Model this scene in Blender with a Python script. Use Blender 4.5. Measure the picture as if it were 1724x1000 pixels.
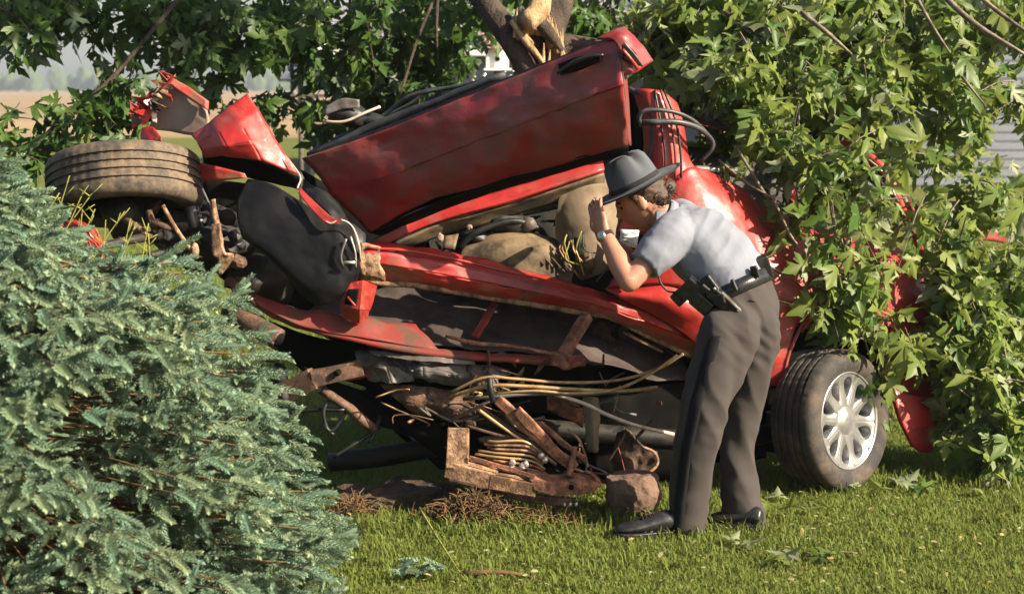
import bpy, bmesh, math, random
import numpy as np
from mathutils import Vector, Matrix, noise as mn
for o in list(bpy.data.objects): bpy.data.objects.remove(o)
random.seed(7); rng = np.random.default_rng(7)
scene = bpy.context.scene
COL = scene.collection
R = math.radians
# ---------------------------------------------------------------- camera
F_PX = 1724*60/36.0; CAM_H = 1.64; PITCH = math.atan(350/F_PX)
cam_d = bpy.data.cameras.new('camera'); cam_d.lens = 60; cam_d.sensor_width = 36
cam_d.clip_end = 5000; cam_d.clip_start = 0.05
cam_d.dof.use_dof = True; cam_d.dof.focus_distance = 6.5; cam_d.dof.aperture_fstop = 3.6
cam = bpy.data.objects.new('camera', cam_d); COL.objects.link(cam)
cam.location = (0, 0, CAM_H); cam.rotation_euler = (math.pi/2-PITCH, 0, 0)
scene.camera = cam
# ---------------------------------------------------------------- sky and sun
SUN = Vector((0.79, -0.36, 0.54)).normalized()
w = bpy.data.worlds.new('World'); scene.world = w; w.use_nodes = True
nt = w.node_tree; bgn = nt.nodes['Background']
sky = nt.nodes.new('ShaderNodeTexSky'); sky.sky_type = 'NISHITA'; sky.sun_disc = False
sky.sun_elevation = math.asin(SUN.z); sky.sun_rotation = math.atan2(SUN.x, SUN.y)
sky.dust_density = 2.5; sky.air_density = 1.0
nt.links.new(sky.outputs[0], bgn.inputs[0]); bgn.inputs[1].default_value = 0.06
sl = bpy.data.lights.new('sun', 'SUN'); sl.energy = 5.0; sl.angle = R(0.5); sl.color = (1.0, 0.87, 0.67)
so = bpy.data.objects.new('sun', sl); COL.objects.link(so); so.rotation_euler = SUN.to_track_quat('Z', 'Y').to_euler()
so.location = (6, -4, 6)
vs = scene.view_settings; vs.view_transform = 'Standard'; vs.look = 'None'; vs.gamma = 1.0; vs.exposure = 1.7
scene.render.engine = 'CYCLES'
scene.cycles.max_bounces = 6; scene.cycles.transparent_max_bounces = 8

# ---------------------------------------------------------------- pixel direction + real distance -> point
_c, _s = math.cos(PITCH), math.sin(PITCH)
def P(px, py, Y):
    x = (px-862)/F_PX; y = (500-py)/F_PX
    d = Vector((x, _c+y*_s, -_s+y*_c))
    k = Y/d.y
    return Vector((d.x*k, Y, CAM_H+d.z*k))
def G(px, py):
    x = (px-862)/F_PX; y = (500-py)/F_PX
    d = Vector((x, _c+y*_s, -_s+y*_c)); k = -CAM_H/d.z
    return Vector((d.x*k, d.y*k, 0))

# ---------------------------------------------------------------- objects
def tag(o, label=None, cat=None, group=None, kind=None):
    if label: o['label'] = label
    if cat: o['category'] = cat
    if group: o['group'] = group
    if kind: o['kind'] = kind
    return o
def root(name, loc, label, cat, group=None):
    o = bpy.data.objects.new(name, None); COL.objects.link(o); o.location = loc
    o.empty_display_size = 0.1
    return tag(o, label, cat, group)
def world_loc(o):
    v = Vector((0, 0, 0))
    while o is not None:
        v += o.location; o = o.parent
    return v
def link(name, me, mat, parent=None, label=None):
    o = bpy.data.objects.new(name, me); COL.objects.link(o)
    if mat is not None and not me.materials: me.materials.append(mat)
    if parent is not None:
        o.parent = parent; o.location = -world_loc(parent)
    if label: o['label'] = label
    return o
def mk(name, verts, faces, mat, parent=None, smooth=False, label=None):
    me = bpy.data.meshes.new(name); me.from_pydata([tuple(v) for v in verts], [], faces); me.update()
    if smooth: me.polygons.foreach_set('use_smooth', [True]*len(me.polygons))
    return link(name, me, mat, parent, label)
def solid(o, t, off=-1.0):
    m = o.modifiers.new('thick', 'SOLIDIFY'); m.thickness = t; m.offset = off
    return o
def bevel(o, wdt, seg=2):
    m = o.modifiers.new('bev', 'BEVEL'); m.width = wdt; m.segments = seg; m.limit_method = 'ANGLE'; m.angle_limit = R(40)
    return o
def fractal(v, sc, seed=0.0):
    p = Vector((v[0]*sc+seed*7.13, v[1]*sc+seed*3.7, v[2]*sc-seed*5.1))
    return mn.noise(p)+0.5*mn.noise(p*2.1)+0.25*mn.noise(p*4.3)
def crease(v, sc, seed=0.0):
    p = Vector((v[0]*sc+seed*7.13, v[1]*sc+seed*3.7, v[2]*sc-seed*5.1))
    return 1-2*abs(mn.noise(p))+0.5*(1-2*abs(mn.noise(p*2.3)))-0.75
def cr(p0, p1, p2, p3, t):
    return 0.5*((2*p1)+(p2-p0)*t+(2*p0-5*p1+4*p2-p3)*t*t+(3*p1-p0-3*p2+p3)*t**3)
def spline(pts, k):
    pts = [Vector(p) for p in pts]; n = len(pts); out = []
    for i in range(n-1):
        a = pts[i-1] if i > 0 else pts[0]*2-pts[1]
        d = pts[i+2] if i+2 < n else pts[-1]*2-pts[-2]
        for j in range(k): out.append(cr(a, pts[i], pts[i+1], d, j/k))
    out.append(pts[-1]); return out
def lin(pts, k):
    pts = [Vector(p) for p in pts]; out = []
    for i in range(len(pts)-1):
        for j in range(k): out.append(pts[i].lerp(pts[i+1], j/k))
    out.append(pts[-1]); return out
def patch(name, rows, mat, parent=None, ku=6, kv=6, amp=0.0, sc=8.0, cre=0.0, thick=0.004, seed=0, sharp=False, label=None, smooth=True, rag=0.0, split=False):
    """bent sheet through control rows of (px, py, distance)"""
    g = [[P(*c) for c in r] for r in rows]
    f = lin if sharp else spline
    ku = int(ku*1.5); kv = int(kv*1.5)
    g = [f(r, ku) for r in g]
    cols = [f([g[i][j] for i in range(len(g))], kv) for j in range(len(g[0]))]
    nu, nv = len(cols), len(cols[0])
    V = [[cols[u][v] for u in range(nu)] for v in range(nv)]
    out = []
    for v in range(nv):
        for u in range(nu):
            p = V[v][u]
            du = V[v][min(u+1, nu-1)]-V[v][max(u-1, 0)]; dv = V[min(v+1, nv-1)][u]-V[max(v-1, 0)][u]
            n = du.cross(dv)
            if n.length > 1e-9: n.normalize()
            q = p.copy()
            if amp: q += n*amp*fractal(p, sc, seed)
            if cre: q += n*cre*crease(p, sc*0.7, seed+3)
            if amp: q += n*min(amp, 0.008)*0.35*fractal(p, sc*4.5, seed+1)
            if rag and (v in (0, nv-1) or u in (0, nu-1)):
                q += (dv.normalized()*mn.noise(p*31)+du.normalized()*mn.noise(p*37+Vector((5, 5, 5))))*rag
            out.append(q)
    faces = [(v*nu+u, v*nu+u+1, (v+1)*nu+u+1, (v+1)*nu+u) for v in range(nv-1) for u in range(nu-1)]
    # face the camera side
    o = mk(name, out, faces, mat, parent, smooth, label)
    if split:
        e = o.modifiers.new('e', 'EDGE_SPLIT'); e.split_angle = R(24)
    if thick: solid(o, thick, 0.0)
    return o
def frames(pts):
    T = []
    n = len(pts)
    for i in range(n):
        t = pts[min(i+1, n-1)]-pts[max(i-1, 0)]
        T.append(t.normalized() if t.length > 1e-9 else Vector((0, 0, 1)))
    ref = Vector((0, 0, 1)) if abs(T[0].z) < 0.9 else Vector((1, 0, 0))
    N = []; nn = (ref-T[0]*ref.dot(T[0])).normalized()
    for t in T:
        nn = nn-t*nn.dot(t)
        if nn.length < 1e-6: nn = t.orthogonal()
        nn.normalize(); N.append(nn.copy())
    return T, N
def tube_geo(pts, rad, seg=8, cap=True, base=0):
    pts = [Vector(p) for p in pts]; T, N = frames(pts); V = []; Fc = []
    for i, p in enumerate(pts):
        r = rad[i] if isinstance(rad, (list, tuple)) else rad
        ra, rb = r if isinstance(r, (list, tuple)) else (r, r)
        B = T[i].cross(N[i])
        for j in range(seg):
            a = 2*math.pi*j/seg
            V.append(p+N[i]*math.cos(a)*ra+B*math.sin(a)*rb)
    for i in range(len(pts)-1):
        for j in range(seg):
            a, b = base+i*seg+j, base+i*seg+(j+1) % seg
            Fc.append((a, b, b+seg, a+seg))
    if cap:
        Fc.append(tuple(base+j for j in reversed(range(seg))))
        Fc.append(tuple(base+(len(pts)-1)*seg+j for j in range(seg)))
    return V, Fc
def tube(name, pts, r, mat, parent=None, seg=8, k=4, px=True, smooth=True, label=None, amp=0.0, straight=False):
    pts = [P(*p) for p in pts] if px else [Vector(p) for p in pts]
    if isinstance(r, (list, tuple)) and not straight:
        rr = []
        for i in range(len(r)-1):
            for j in range(k):
                t = j/k
                if isinstance(r[i], tuple): rr.append(tuple(r[i][q]*(1-t)+r[i+1][q]*t for q in (0, 1)))
                else: rr.append(r[i]*(1-t)+r[i+1]*t)
        rr.append(r[-1])
    else: rr = r
    if not straight and k > 1: pts = spline(pts, k)
    V, Fc = tube_geo(pts, rr, seg)
    if amp: V = [v+Vector((mn.noise(v*14), mn.noise(v*14+Vector((9, 0, 0))), mn.noise(v*14+Vector((0, 9, 0)))))*amp for v in V]
    return mk(name, V, Fc, mat, parent, smooth, label)
def beam(name, a, b, wd, ht, mat, parent=None, px=True, up=(0, 0, 1), bev=0.006, amp=0.0, label=None, cuts=1):
    a = P(*a) if px else Vector(a); b = P(*b) if px else Vector(b)
    t = (b-a).normalized(); u = Vector(up); u = (u-t*u.dot(t)).normalized(); s = t.cross(u)
    V = []; Fc = []
    for i in range(cuts+1):
        c = a.lerp(b, i/cuts)
        for (x, y) in ((-1, -1), (1, -1), (1, 1), (-1, 1)):
            p = c+s*x*wd/2+u*y*ht/2
            if amp: p = p+Vector((fractal(p, 9, 1), fractal(p, 9, 2), fractal(p, 9, 3)))*amp
            V.append(p)
    for i in range(cuts):
        for j in range(4):
            Fc.append((i*4+j, i*4+(j+1) % 4, i*4+4+(j+1) % 4, i*4+4+j))
    Fc.append((3, 2, 1, 0)); q = cuts*4; Fc.append((q, q+1, q+2, q+3))
    o = mk(name, V, Fc, mat, parent, False, label)
    if bev: bevel(o, bev, 2)
    return o
def lathe(prof, seg, M, closed=False):
    """prof: (axial, radius); axis = local z of M"""
    V = []; Fc = []; n = len(prof)
    for j in range(seg):
        a = 2*math.pi*j/seg
        for (z, r) in prof: V.append(M @ Vector((r*math.cos(a), r*math.sin(a), z)))
    for j in range(seg):
        for i in range(n if closed else n-1):
            a = j*n+i; b = j*n+(i+1) % n; c = ((j+1) % seg)*n+(i+1) % n; d = ((j+1) % seg)*n+i
            Fc.append((a, b, c, d))
    return V, Fc
def axes(x, y, z, loc):
    m = Matrix((x, y, z)).transposed().to_4x4(); m.translation = loc; return m
def axis_matrix(n, loc, roll=0):
    n = Vector(n).normalized(); x = n.orthogonal().normalized(); y = n.cross(x)
    return axes(x, y, n, Vector(loc)) @ Matrix.Rotation(roll, 4, 'Z')
def blob(name, c, rad, mat, parent=None, amp=0.1, sc=6, sub=3, px=True, rot=0.0, label=None, smooth=True, flat=None):
    c = P(*c) if px else Vector(c)
    bm = bmesh.new(); bmesh.ops.create_icosphere(bm, subdivisions=sub, radius=1)
    Rm = Matrix.Rotation(rot, 3, 'Y')
    for v in bm.verts:
        d = v.co.copy(); k = 1+amp*fractal(d+c, sc*0.2, c.x)
        q = Vector((d.x*rad[0], d.y*rad[1], d.z*rad[2]))*k
        v.co = c+Rm @ q
        if flat is not None and v.co.z < flat: v.co.z = flat
    me = bpy.data.meshes.new(name); bm.to_mesh(me); bm.free()
    if smooth: me.polygons.foreach_set('use_smooth', [True]*len(me.polygons))
    return link(name, me, mat, parent, label)

# ---------------------------------------------------------------- materials
class N:
    def __init__(s, name):
        s.m = bpy.data.materials.new(name); s.m.use_nodes = True; s.t = s.m.node_tree
        s.b = s.t.nodes['Principled BSDF']; s.out = s.t.nodes['Material Output']
        s.tc = s.t.nodes.new('ShaderNodeTexCoord')
    def n(s, ty, **k):
        x = s.t.nodes.new(ty)
        for a, v in k.items():
            if a.startswith('i_'):
                key = a[2:]; x.inputs[int(key) if key.isdigit() else key.replace('_', ' ')].default_value = v
            else: setattr(x, a, v)
        return x
    def l(s, a, b): s.t.links.new(a, b)
    def noise(s, scale, detail=5, rough=0.6, stretch=None, coord='Object'):
        src = s.tc.outputs[coord]
        if stretch:
            mp = s.n('ShaderNodeMapping'); mp.inputs['Scale'].default_value = stretch
            s.l(src, mp.inputs[0]); src = mp.outputs[0]
        x = s.n('ShaderNodeTexNoise'); x.inputs['Scale'].default_value = scale; x.inputs['Detail'].default_value = detail
        x.inputs['Roughness'].default_value = rough; s.l(src, x.inputs['Vector']); return x.outputs[0]
    def ramp(s, src, stops):
        r = s.n('ShaderNodeValToRGB'); e = r.color_ramp.elements
        while len(e) < len(stops): e.new(0.5)
        for i, (p, c) in enumerate(stops):
            e[i].position = p; e[i].color = (*c, 1) if len(c) == 3 else c
        s.l(src, r.inputs[0]); return r.outputs[0]
    def g(s, v): return (v, v, v)
    def mix(s, fac, a, b):
        x = s.n('ShaderNodeMix', data_type='RGBA')
        for sock, v in ((x.inputs[0], fac), (x.inputs[6], a), (x.inputs[7], b)):
            if hasattr(v, 'is_output'): s.l(v, sock)
            elif isinstance(v, (tuple, list)): sock.default_value = (*v, 1) if len(v) == 3 else v
            else: sock.default_value = v
        return x.outputs[2]
    def math(s, op, a, b=0.0):
        x = s.n('ShaderNodeMath', operation=op)
        for i, v in enumerate((a, b)):
            if hasattr(v, 'is_output'): s.l(v, x.inputs[i])
            else: x.inputs[i].default_value = v
        return x.outputs[0]
    def bump(s, src, strength, dist=0.01):
        b = s.n('ShaderNodeBump'); b.inputs['Strength'].default_value = strength; b.inputs['Distance'].default_value = dist
        s.l(src, b.inputs['Height']); s.l(b.outputs[0], s.b.inputs['Normal'])
    def set(s, **k):
        for a, v in k.items():
            i = s.b.inputs[a.replace('_', ' ')]
            if hasattr(v, 'is_output'): s.l(v, i)
            else: i.default_value = (*v, 1) if isinstance(v, tuple) and len(v) == 3 else v
        return s.m
def two_tone(name, a, b, scale=12, lo=0.4, hi=0.62, rough=(0.6, 0.9), metal=0.0, bump=0.3, bd=0.004, stretch=None, c=None, spec=0.4):
    k = N(name); nz = k.noise(scale, 6, 0.65, stretch)
    f = k.ramp(nz, [(lo, k.g(0)), (hi, k.g(1))])
    colr = k.mix(f, a, b)
    if c:
        f2 = k.ramp(k.noise(scale*2.7, 5, 0.7), [(0.5, k.g(0)), (0.7, k.g(1))]); colr = k.mix(f2, colr, c)
    k.set(Base_Color=colr, Roughness=k.math('ADD', k.math('MULTIPLY', f, rough[1]-rough[0]), rough[0]), Metallic=metal)
    k.b.inputs['Specular IOR Level'].default_value = spec
    k.bump(k.noise(scale*6, 4, 0.7), bump, bd)
    return k.m
def paint(name, red, dust, d_lo, d_hi, rough=0.3, coat=0.5, scratch=True):
    k = N(name)
    nz = k.noise(7, 7, 0.68); f = k.ramp(nz, [(d_lo, k.g(0)), (d_hi, k.g(0.85))])
    tone = k.mix(k.ramp(k.noise(3, 3), [(0.35, k.g(0)), (0.7, k.g(1))]), red, tuple(x*0.72 for x in red))
    colr = k.mix(f, tone, dust)
    if scratch:
        s1 = k.ramp(k.noise(26, 3, 0.6, (0.35, 1.0, 2.2)), [(0.68, k.g(0)), (0.76, k.g(0.3))])
        colr = k.mix(s1, colr, (0.34, 0.18, 0.13))
    sm = k.ramp(k.noise(4.5, 8, 0.72, (0.6, 1, 1.6)), [(0.54, k.g(0)), (0.66, k.g(0.75))]); colr = k.mix(sm, colr, tuple(x*0.28+0.006 for x in red))
    ch = k.ramp(k.noise(55, 4, 0.75), [(0.69, k.g(0)), (0.72, k.g(0.8))]); colr = k.mix(ch, colr, (0.20, 0.15, 0.12))
    k.set(Base_Color=colr, Roughness=k.math('ADD', k.math('MULTIPLY', f, 0.5), rough))
    k.b.inputs['Coat Weight'].default_value = coat; k.b.inputs['Coat Roughness'].default_value = 0.12
    k.bump(k.math('ADD', k.noise(9, 5, 0.6), k.math('MULTIPLY', k.noise(60, 3, 0.6), 0.12)), 0.35, 0.012)
    return k.m
M = {}
M['red'] = paint('red_car_paint', (0.30, 0.015, 0.012), (0.16, 0.055, 0.04), 0.48, 0.70, 0.45, 0.08)
M['red_dusty'] = paint('dusty_red_car_paint', (0.20, 0.008, 0.009), (0.10, 0.038, 0.034), 0.42, 0.62, 0.40, 0.2)
M['red_mud'] = paint('muddy_red_car_paint', (0.42, 0.025, 0.018), (0.17, 0.085, 0.05), 0.42, 0.58, 0.4, 0.2)
M['red_dark'] = two_tone('dark_and_shaded_red', (0.16, 0.014, 0.010), (0.07, 0.035, 0.022), 9, 0.42, 0.62)  # own dark red of the rails; on the rail plate it carries painted shade
M['red_light'] = two_tone('plastic_light_red', (0.34, 0.025, 0.018), (0.16, 0.022, 0.016), 14, 0.35, 0.65, (0.25, 0.4))
M['orange'] = two_tone('rust_orange_metal', (0.36, 0.14, 0.075), (0.13, 0.06, 0.033), 18, 0.42, 0.56, bump=0.6, bd=0.008, c=(0.045, 0.028, 0.02))
M['tan_metal'] = two_tone('mud_covered_metal', (0.36, 0.205, 0.115), (0.10, 0.055, 0.03), 16, 0.42, 0.58, bump=0.7, bd=0.008, c=(0.05, 0.03, 0.02))
M['brown_metal'] = two_tone('brown_rusty_metal', (0.11, 0.058, 0.034), (0.035, 0.021, 0.014), 15, 0.4, 0.58, bump=0.6, bd=0.008)
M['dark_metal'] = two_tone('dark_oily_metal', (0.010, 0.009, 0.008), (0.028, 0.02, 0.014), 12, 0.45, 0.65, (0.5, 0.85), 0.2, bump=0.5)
M['grey_sheet'] = two_tone('grey_bare_sheet_metal', (0.12, 0.115, 0.11), (0.07, 0.05, 0.04), 9, 0.42, 0.62, (0.45, 0.8), 0.3, bump=0.4)
M['floor_pan'] = two_tone('dusty_floor_pan', (0.050, 0.034, 0.030), (0.020, 0.014, 0.012), 7, 0.4, 0.62, bump=0.5)
M['pipe'] = two_tone('brassy_fuel_pipe', (0.40, 0.27, 0.13), (0.22, 0.13, 0.06), 22, 0.4, 0.65, (0.35, 0.7), 0.35, bump=0.2)
M['pipe_pale'] = two_tone('pale_bare_pipe', (0.50, 0.38, 0.32), (0.34, 0.24, 0.19), 22, 0.4, 0.65, (0.4, 0.7), 0.2, bump=0.2)
M['bright'] = two_tone('bright_bare_metal', (0.55, 0.50, 0.44), (0.3, 0.24, 0.19), 22, 0.45, 0.65, (0.25, 0.6), 0.7, bump=0.2)
M['black'] = two_tone('black_plastic', (0.008, 0.008, 0.009), (0.017, 0.016, 0.015), 10, 0.45, 0.7, (0.4, 0.65), bump=0.25)
M['liner'] = two_tone('dusty_black_wheel_liner', (0.005, 0.005, 0.006), (0.013, 0.012, 0.012), 5, 0.45, 0.85, (0.5, 0.75), bump=0.3, spec=0.18)
M['rubber'] = two_tone('black_rubber_seal', (0.025, 0.026, 0.028), (0.06, 0.06, 0.06), 16, 0.45, 0.7, (0.45, 0.7), bump=0.2)
M['beige'] = two_tone('beige_seat_cloth', (0.20, 0.15, 0.10), (0.10, 0.07, 0.045), 8, 0.35, 0.65, (0.8, 0.95), bump=0.3, c=(0.15, 0.11, 0.075))
M['beige_dirty'] = two_tone('dirty_beige_trim', (0.16, 0.11, 0.06), (0.04, 0.028, 0.018), 9, 0.38, 0.6, (0.7, 0.95), bump=0.4)
M['board'] = two_tone('beige_composite_panel', (0.24, 0.18, 0.14), (0.19, 0.125, 0.10), 6, 0.35, 0.7, (0.6, 0.8), bump=0.2)
M['white'] = two_tone('white_label', (0.75, 0.74, 0.72), (0.62, 0.62, 0.62), 20, 0.4, 0.7, (0.5, 0.6), bump=0.05)
M['alloy'] = two_tone('silver_alloy_wheel', (0.36, 0.355, 0.36), (0.18, 0.165, 0.15), 14, 0.48, 0.75, (0.28, 0.5), 0.75, bump=0.05)
M['amber'] = two_tone('amber_lamp_lens', (0.85, 0.25, 0.02), (0.8, 0.12, 0.02), 20, 0.4, 0.7, (0.15, 0.25), bump=0.05)
M['gap'] = two_tone('black_slot_and_shade', (0.004, 0.004, 0.004), (0.009, 0.008, 0.007), 20, 0.4, 0.7, (0.85, 0.95), bump=0.05, spec=0.05)  # near-black for openings, and for sheets that put shade into colour
def tyre_mat(name, mud, lo, hi):
    k = N(name); f = k.ramp(k.noise(9, 7, 0.72), [(lo, k.g(0)), (hi, k.g(1))])
    c2 = k.mix(k.ramp(k.noise(30, 4), [(0.4, k.g(0)), (0.7, k.g(1))]), mud, tuple(x*0.6 for x in mud))
    k.set(Base_Color=k.mix(f, (0.016, 0.015, 0.014), c2), Roughness=0.85); k.bump(k.noise(120, 3), 0.5, 0.003); return k.m
M['tyre'] = tyre_mat('muddy_tyre_rubber', (0.085, 0.06, 0.038), 0.44, 0.68)
M['tyre_mud'] = tyre_mat('mud_caked_tyre_rubber', (0.15, 0.105, 0.066), 0.38, 0.64)
M['bark'] = two_tone('maple_bark', (0.07, 0.046, 0.03), (0.02, 0.014, 0.01), 14, 0.4, 0.62, bump=0.9, bd=0.02, stretch=(1, 1, 0.3))
M['twig'] = two_tone('thin_branch_bark', (0.17, 0.135, 0.10), (0.07, 0.05, 0.035), 18, 0.4, 0.62, bump=0.5)
M['splinter'] = two_tone('torn_pale_wood', (0.36, 0.24, 0.12), (0.15, 0.075, 0.03), 12, 0.42, 0.66, (0.7, 0.9), bump=0.8, bd=0.02, stretch=(3, 3, 0.5), c=(0.42, 0.32, 0.19))
M['soil'] = two_tone('torn_soil', (0.075, 0.045, 0.026), (0.035, 0.022, 0.014), 16, 0.4, 0.6, bump=0.9, bd=0.02)
M['dead'] = two_tone('dry_brown_growth', (0.14, 0.075, 0.028), (0.055, 0.032, 0.014), 16, 0.4, 0.6, (0.8, 0.9), bump=0.3)
def leaf_mat(name, top1, top2, under, trans=0.35, rough=0.45):
    k = N(name)
    at = k.n('ShaderNodeAttribute', attribute_name='tint'); oi = k.n('ShaderNodeObjectInfo')
    r = k.math('FRACT', k.math('ADD', at.outputs['Fac'], oi.outputs['Random']))
    top = k.mix(r, top1, top2)
    und = k.mix(r, under, tuple(x*0.7 for x in under))
    ge = k.n('ShaderNodeNewGeometry')
    colr = k.mix(ge.outputs['Backfacing'], top, und)
    k.set(Base_Color=colr, Roughness=rough); k.b.inputs['Specular IOR Level'].default_value = 0.12 if rough > 0.65 else 0.3
    tr = k.n('ShaderNodeBsdfTranslucent'); k.l(k.mix(0.5, top, tuple(min(1, x*1.5) for x in top2)), tr.inputs[0])
    ms = k.n('ShaderNodeMixShader'); ms.inputs[0].default_value = trans
    k.l(k.b.outputs[0], ms.inputs[1]); k.l(tr.outputs[0], ms.inputs[2]); k.l(ms.outputs[0], k.out.inputs[0])
    return k.m
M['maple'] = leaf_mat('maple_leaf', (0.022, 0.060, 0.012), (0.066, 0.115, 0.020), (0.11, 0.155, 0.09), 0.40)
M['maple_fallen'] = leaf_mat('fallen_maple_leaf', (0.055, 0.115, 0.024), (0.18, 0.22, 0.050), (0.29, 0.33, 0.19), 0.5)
M['spruce'] = leaf_mat('blue_spruce_needle', (0.125, 0.215, 0.16), (0.25, 0.305, 0.18), (0.18, 0.26, 0.18), 0.25, 0.8)
M['spruce_twig'] = two_tone('spruce_twig', (0.20, 0.12, 0.05), (0.11, 0.07, 0.03), 30, 0.4, 0.6)
M['grass'] = leaf_mat('lawn_grass', (0.082, 0.145, 0.022), (0.225, 0.235, 0.065), (0.13, 0.17, 0.035), 0.38, 0.7)
M['weed'] = two_tone('yellow_green_stem', (0.24, 0.24, 0.05), (0.15, 0.14, 0.03), 20, 0.4, 0.6)

# ---------------------------------------------------------------- leaf sprays
half = [(0.0, 0.0), (0.10, 0.03), (0.31, -0.01), (0.21, 0.13), (0.15, 0.20), (0.30, 0.25), (0.44, 0.29), (0.59, 0.50), (0.41, 0.46), (0.35, 0.55), (0.23, 0.43),
        (0.095, 0.39), (0.16, 0.54), (0.28, 0.66), (0.17, 0.69), (0.12, 0.81)]
def leaf_geo():
    out = half+[(0, 1.0)]+[(-x, y) for (x, y) in reversed(half[1:])]
    V = [(0, 0.30, 0.0)]+[(x, y, 0.42*abs(x)-0.42*y*y) for (x, y) in out]
    n = len(out); Fc = [(0, 1+(i+1) % n, 1+i) for i in range(n)]
    return np.array(V, float), np.array([f[::-1] for f in Fc], int)
LEAF_V, LEAF_F = leaf_geo()
def bent(fold, droop, skew, curl, wide=1.0):
    V = LEAF_V.copy(); x, y = LEAF_V[:, 0], LEAF_V[:, 1]
    V[:, 0] = x*wide*(1+skew*np.sign(x))+0.12*skew*y; V[:, 2] = fold*np.abs(x)-droop*y*y+curl*np.sin(6*y+4*x)*0.05
    return V, LEAF_F
LEAVES = [bent(0.30, 0.35, 0.0, 1), bent(0.50, 0.25, 0.12, 2, 0.95), bent(-0.28, 0.45, -0.14, 2, 0.9), bent(0.12, 0.8, 0.08, 3, 1.05), bent(0.75, 0.55, -0.1, 2, 0.9)]
def mesh_np(name, V, Fc, tint=None):
    me = bpy.data.meshes.new(name); nv, nf = len(V), len(Fc); k = Fc.shape[1]
    me.vertices.add(nv); me.vertices.foreach_set('co', np.ascontiguousarray(V, dtype=np.float32).ravel())
    me.loops.add(nf*k); me.loops.foreach_set('vertex_index', np.ascontiguousarray(Fc, dtype=np.int32).ravel())
    me.polygons.add(nf); me.polygons.foreach_set('loop_start', np.arange(0, nf*k, k, dtype=np.int32))
    if tint is not None:
        a = me.attributes.new('tint', 'FLOAT', 'POINT'); a.data.foreach_set('value', np.ascontiguousarray(tint, dtype=np.float32))
    me.update(calc_edges=True); return me
def instances(gV, gF, pos, X, Y, Z, scale, tint=None):
    """joined copies: pos (N,3), axes (N,3) each, scale (N,)"""
    n = len(pos)
    V = pos[:, None, :]+scale[:, None, None]*(gV[None, :, 0:1]*X[:, None, :]+gV[None, :, 1:2]*Y[:, None, :]+gV[None, :, 2:3]*Z[:, None, :])
    Fc = gF[None]+(np.arange(n)*len(gV))[:, None, None]
    t = np.repeat(rng.random(n) if tint is None else tint, len(gV))
    return V.reshape(-1, 3), Fc.reshape(-1, gF.shape[1]), t
def unit(a): return a/np.maximum(np.linalg.norm(a, axis=1, keepdims=True), 1e-9)
def leaf_frames(n, down=0.9, facing=None, jitter=0.8):
    """hanging leaves: stem to tip mostly outward and down, face normal up and towards the light"""
    Yv = unit(rng.normal(0, 1, (n, 3))*jitter+np.array([0, 0, -down]))
    up = np.array(facing if facing is not None else (0.2, -0.3, 0.9))[None]+rng.normal(0, 0.75, (n, 3))
    Zv = unit(up-Yv*np.sum(up*Yv, axis=1, keepdims=True)); Xv = np.cross(Yv, Zv)
    return Xv, Yv, Zv
def leaf_parts(parent, mat, pos, X, Y, Z, scale, n_single, key, name='leaf', rest='foliage', geos=None):
    """the n_single most visible leaves as objects of their own, the rest as one mesh"""
    geos = geos or LEAVES; kind = rng.integers(0, len(geos), len(pos))
    order = np.argsort(key); near, far = order[:n_single], order[n_single:]
    mes = []
    for (gV, gF) in geos:
        me = mesh_np(name, gV, gF, np.full(len(gV), 0.5)); me.materials.append(mat); mes.append(me)
    L = np.array(world_loc(parent))
    for i in near:
        o = bpy.data.objects.new(name, mes[kind[i]]); COL.objects.link(o); o.parent = parent
        m = axes(Vector(X[i]), Vector(Y[i]), Vector(Z[i]), Vector(pos[i]-L))
        o.matrix_basis = m @ Matrix.Scale(float(scale[i]), 4)
    VV = []; FF = []; TT = []; b0 = 0
    for q, (gV, gF) in enumerate(geos):
        sel = far[kind[far] == q]
        V, Fc, t = instances(gV, gF, pos[sel], X[sel], Y[sel], Z[sel], scale[sel]); VV.append(V); FF.append(Fc+b0); TT.append(t); b0 += len(V)
    o = link(rest, mesh_np(rest, np.concatenate(VV), np.concatenate(FF), np.concatenate(TT)), mat, parent); o['kind'] = 'stuff'
    return o
# ================================================================ SETTING
k = N('lawn_ground')
f = k.ramp(k.noise(1.3, 6, 0.65), [(0.35, k.g(0)), (0.7, k.g(1))])
c = k.mix(f, (0.060, 0.085, 0.014), (0.12, 0.115, 0.03))
c = k.mix(k.ramp(k.noise(14, 5, 0.7), [(0.5, k.g(0)), (0.75, k.g(0.8))]), c, (0.13, 0.10, 0.045))
k.set(Base_Color=c, Roughness=0.95); k.bump(k.noise(60, 4, 0.7), 0.6, 0.02)
k.b.inputs['Specular IOR Level'].default_value = 0.1
M['lawn'] = k.m
k = N('ripe_crop_field')
c = k.mix(k.ramp(k.noise(0.05, 6, 0.65), [(0.35, k.g(0)), (0.7, k.g(1))]), (0.20, 0.145, 0.09), (0.25, 0.185, 0.12))
k.set(Base_Color=c, Roughness=0.95); k.b.inputs['Specular IOR Level'].default_value = 0.05; M['crop'] = k.m
S = 1800
tag(mk('lawn', [(-S, -200, 0), (S, -200, 0), (S, 2600, 0), (-S, 2600, 0)], [(0, 1, 2, 3)], M['lawn']), kind='structure')
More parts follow.
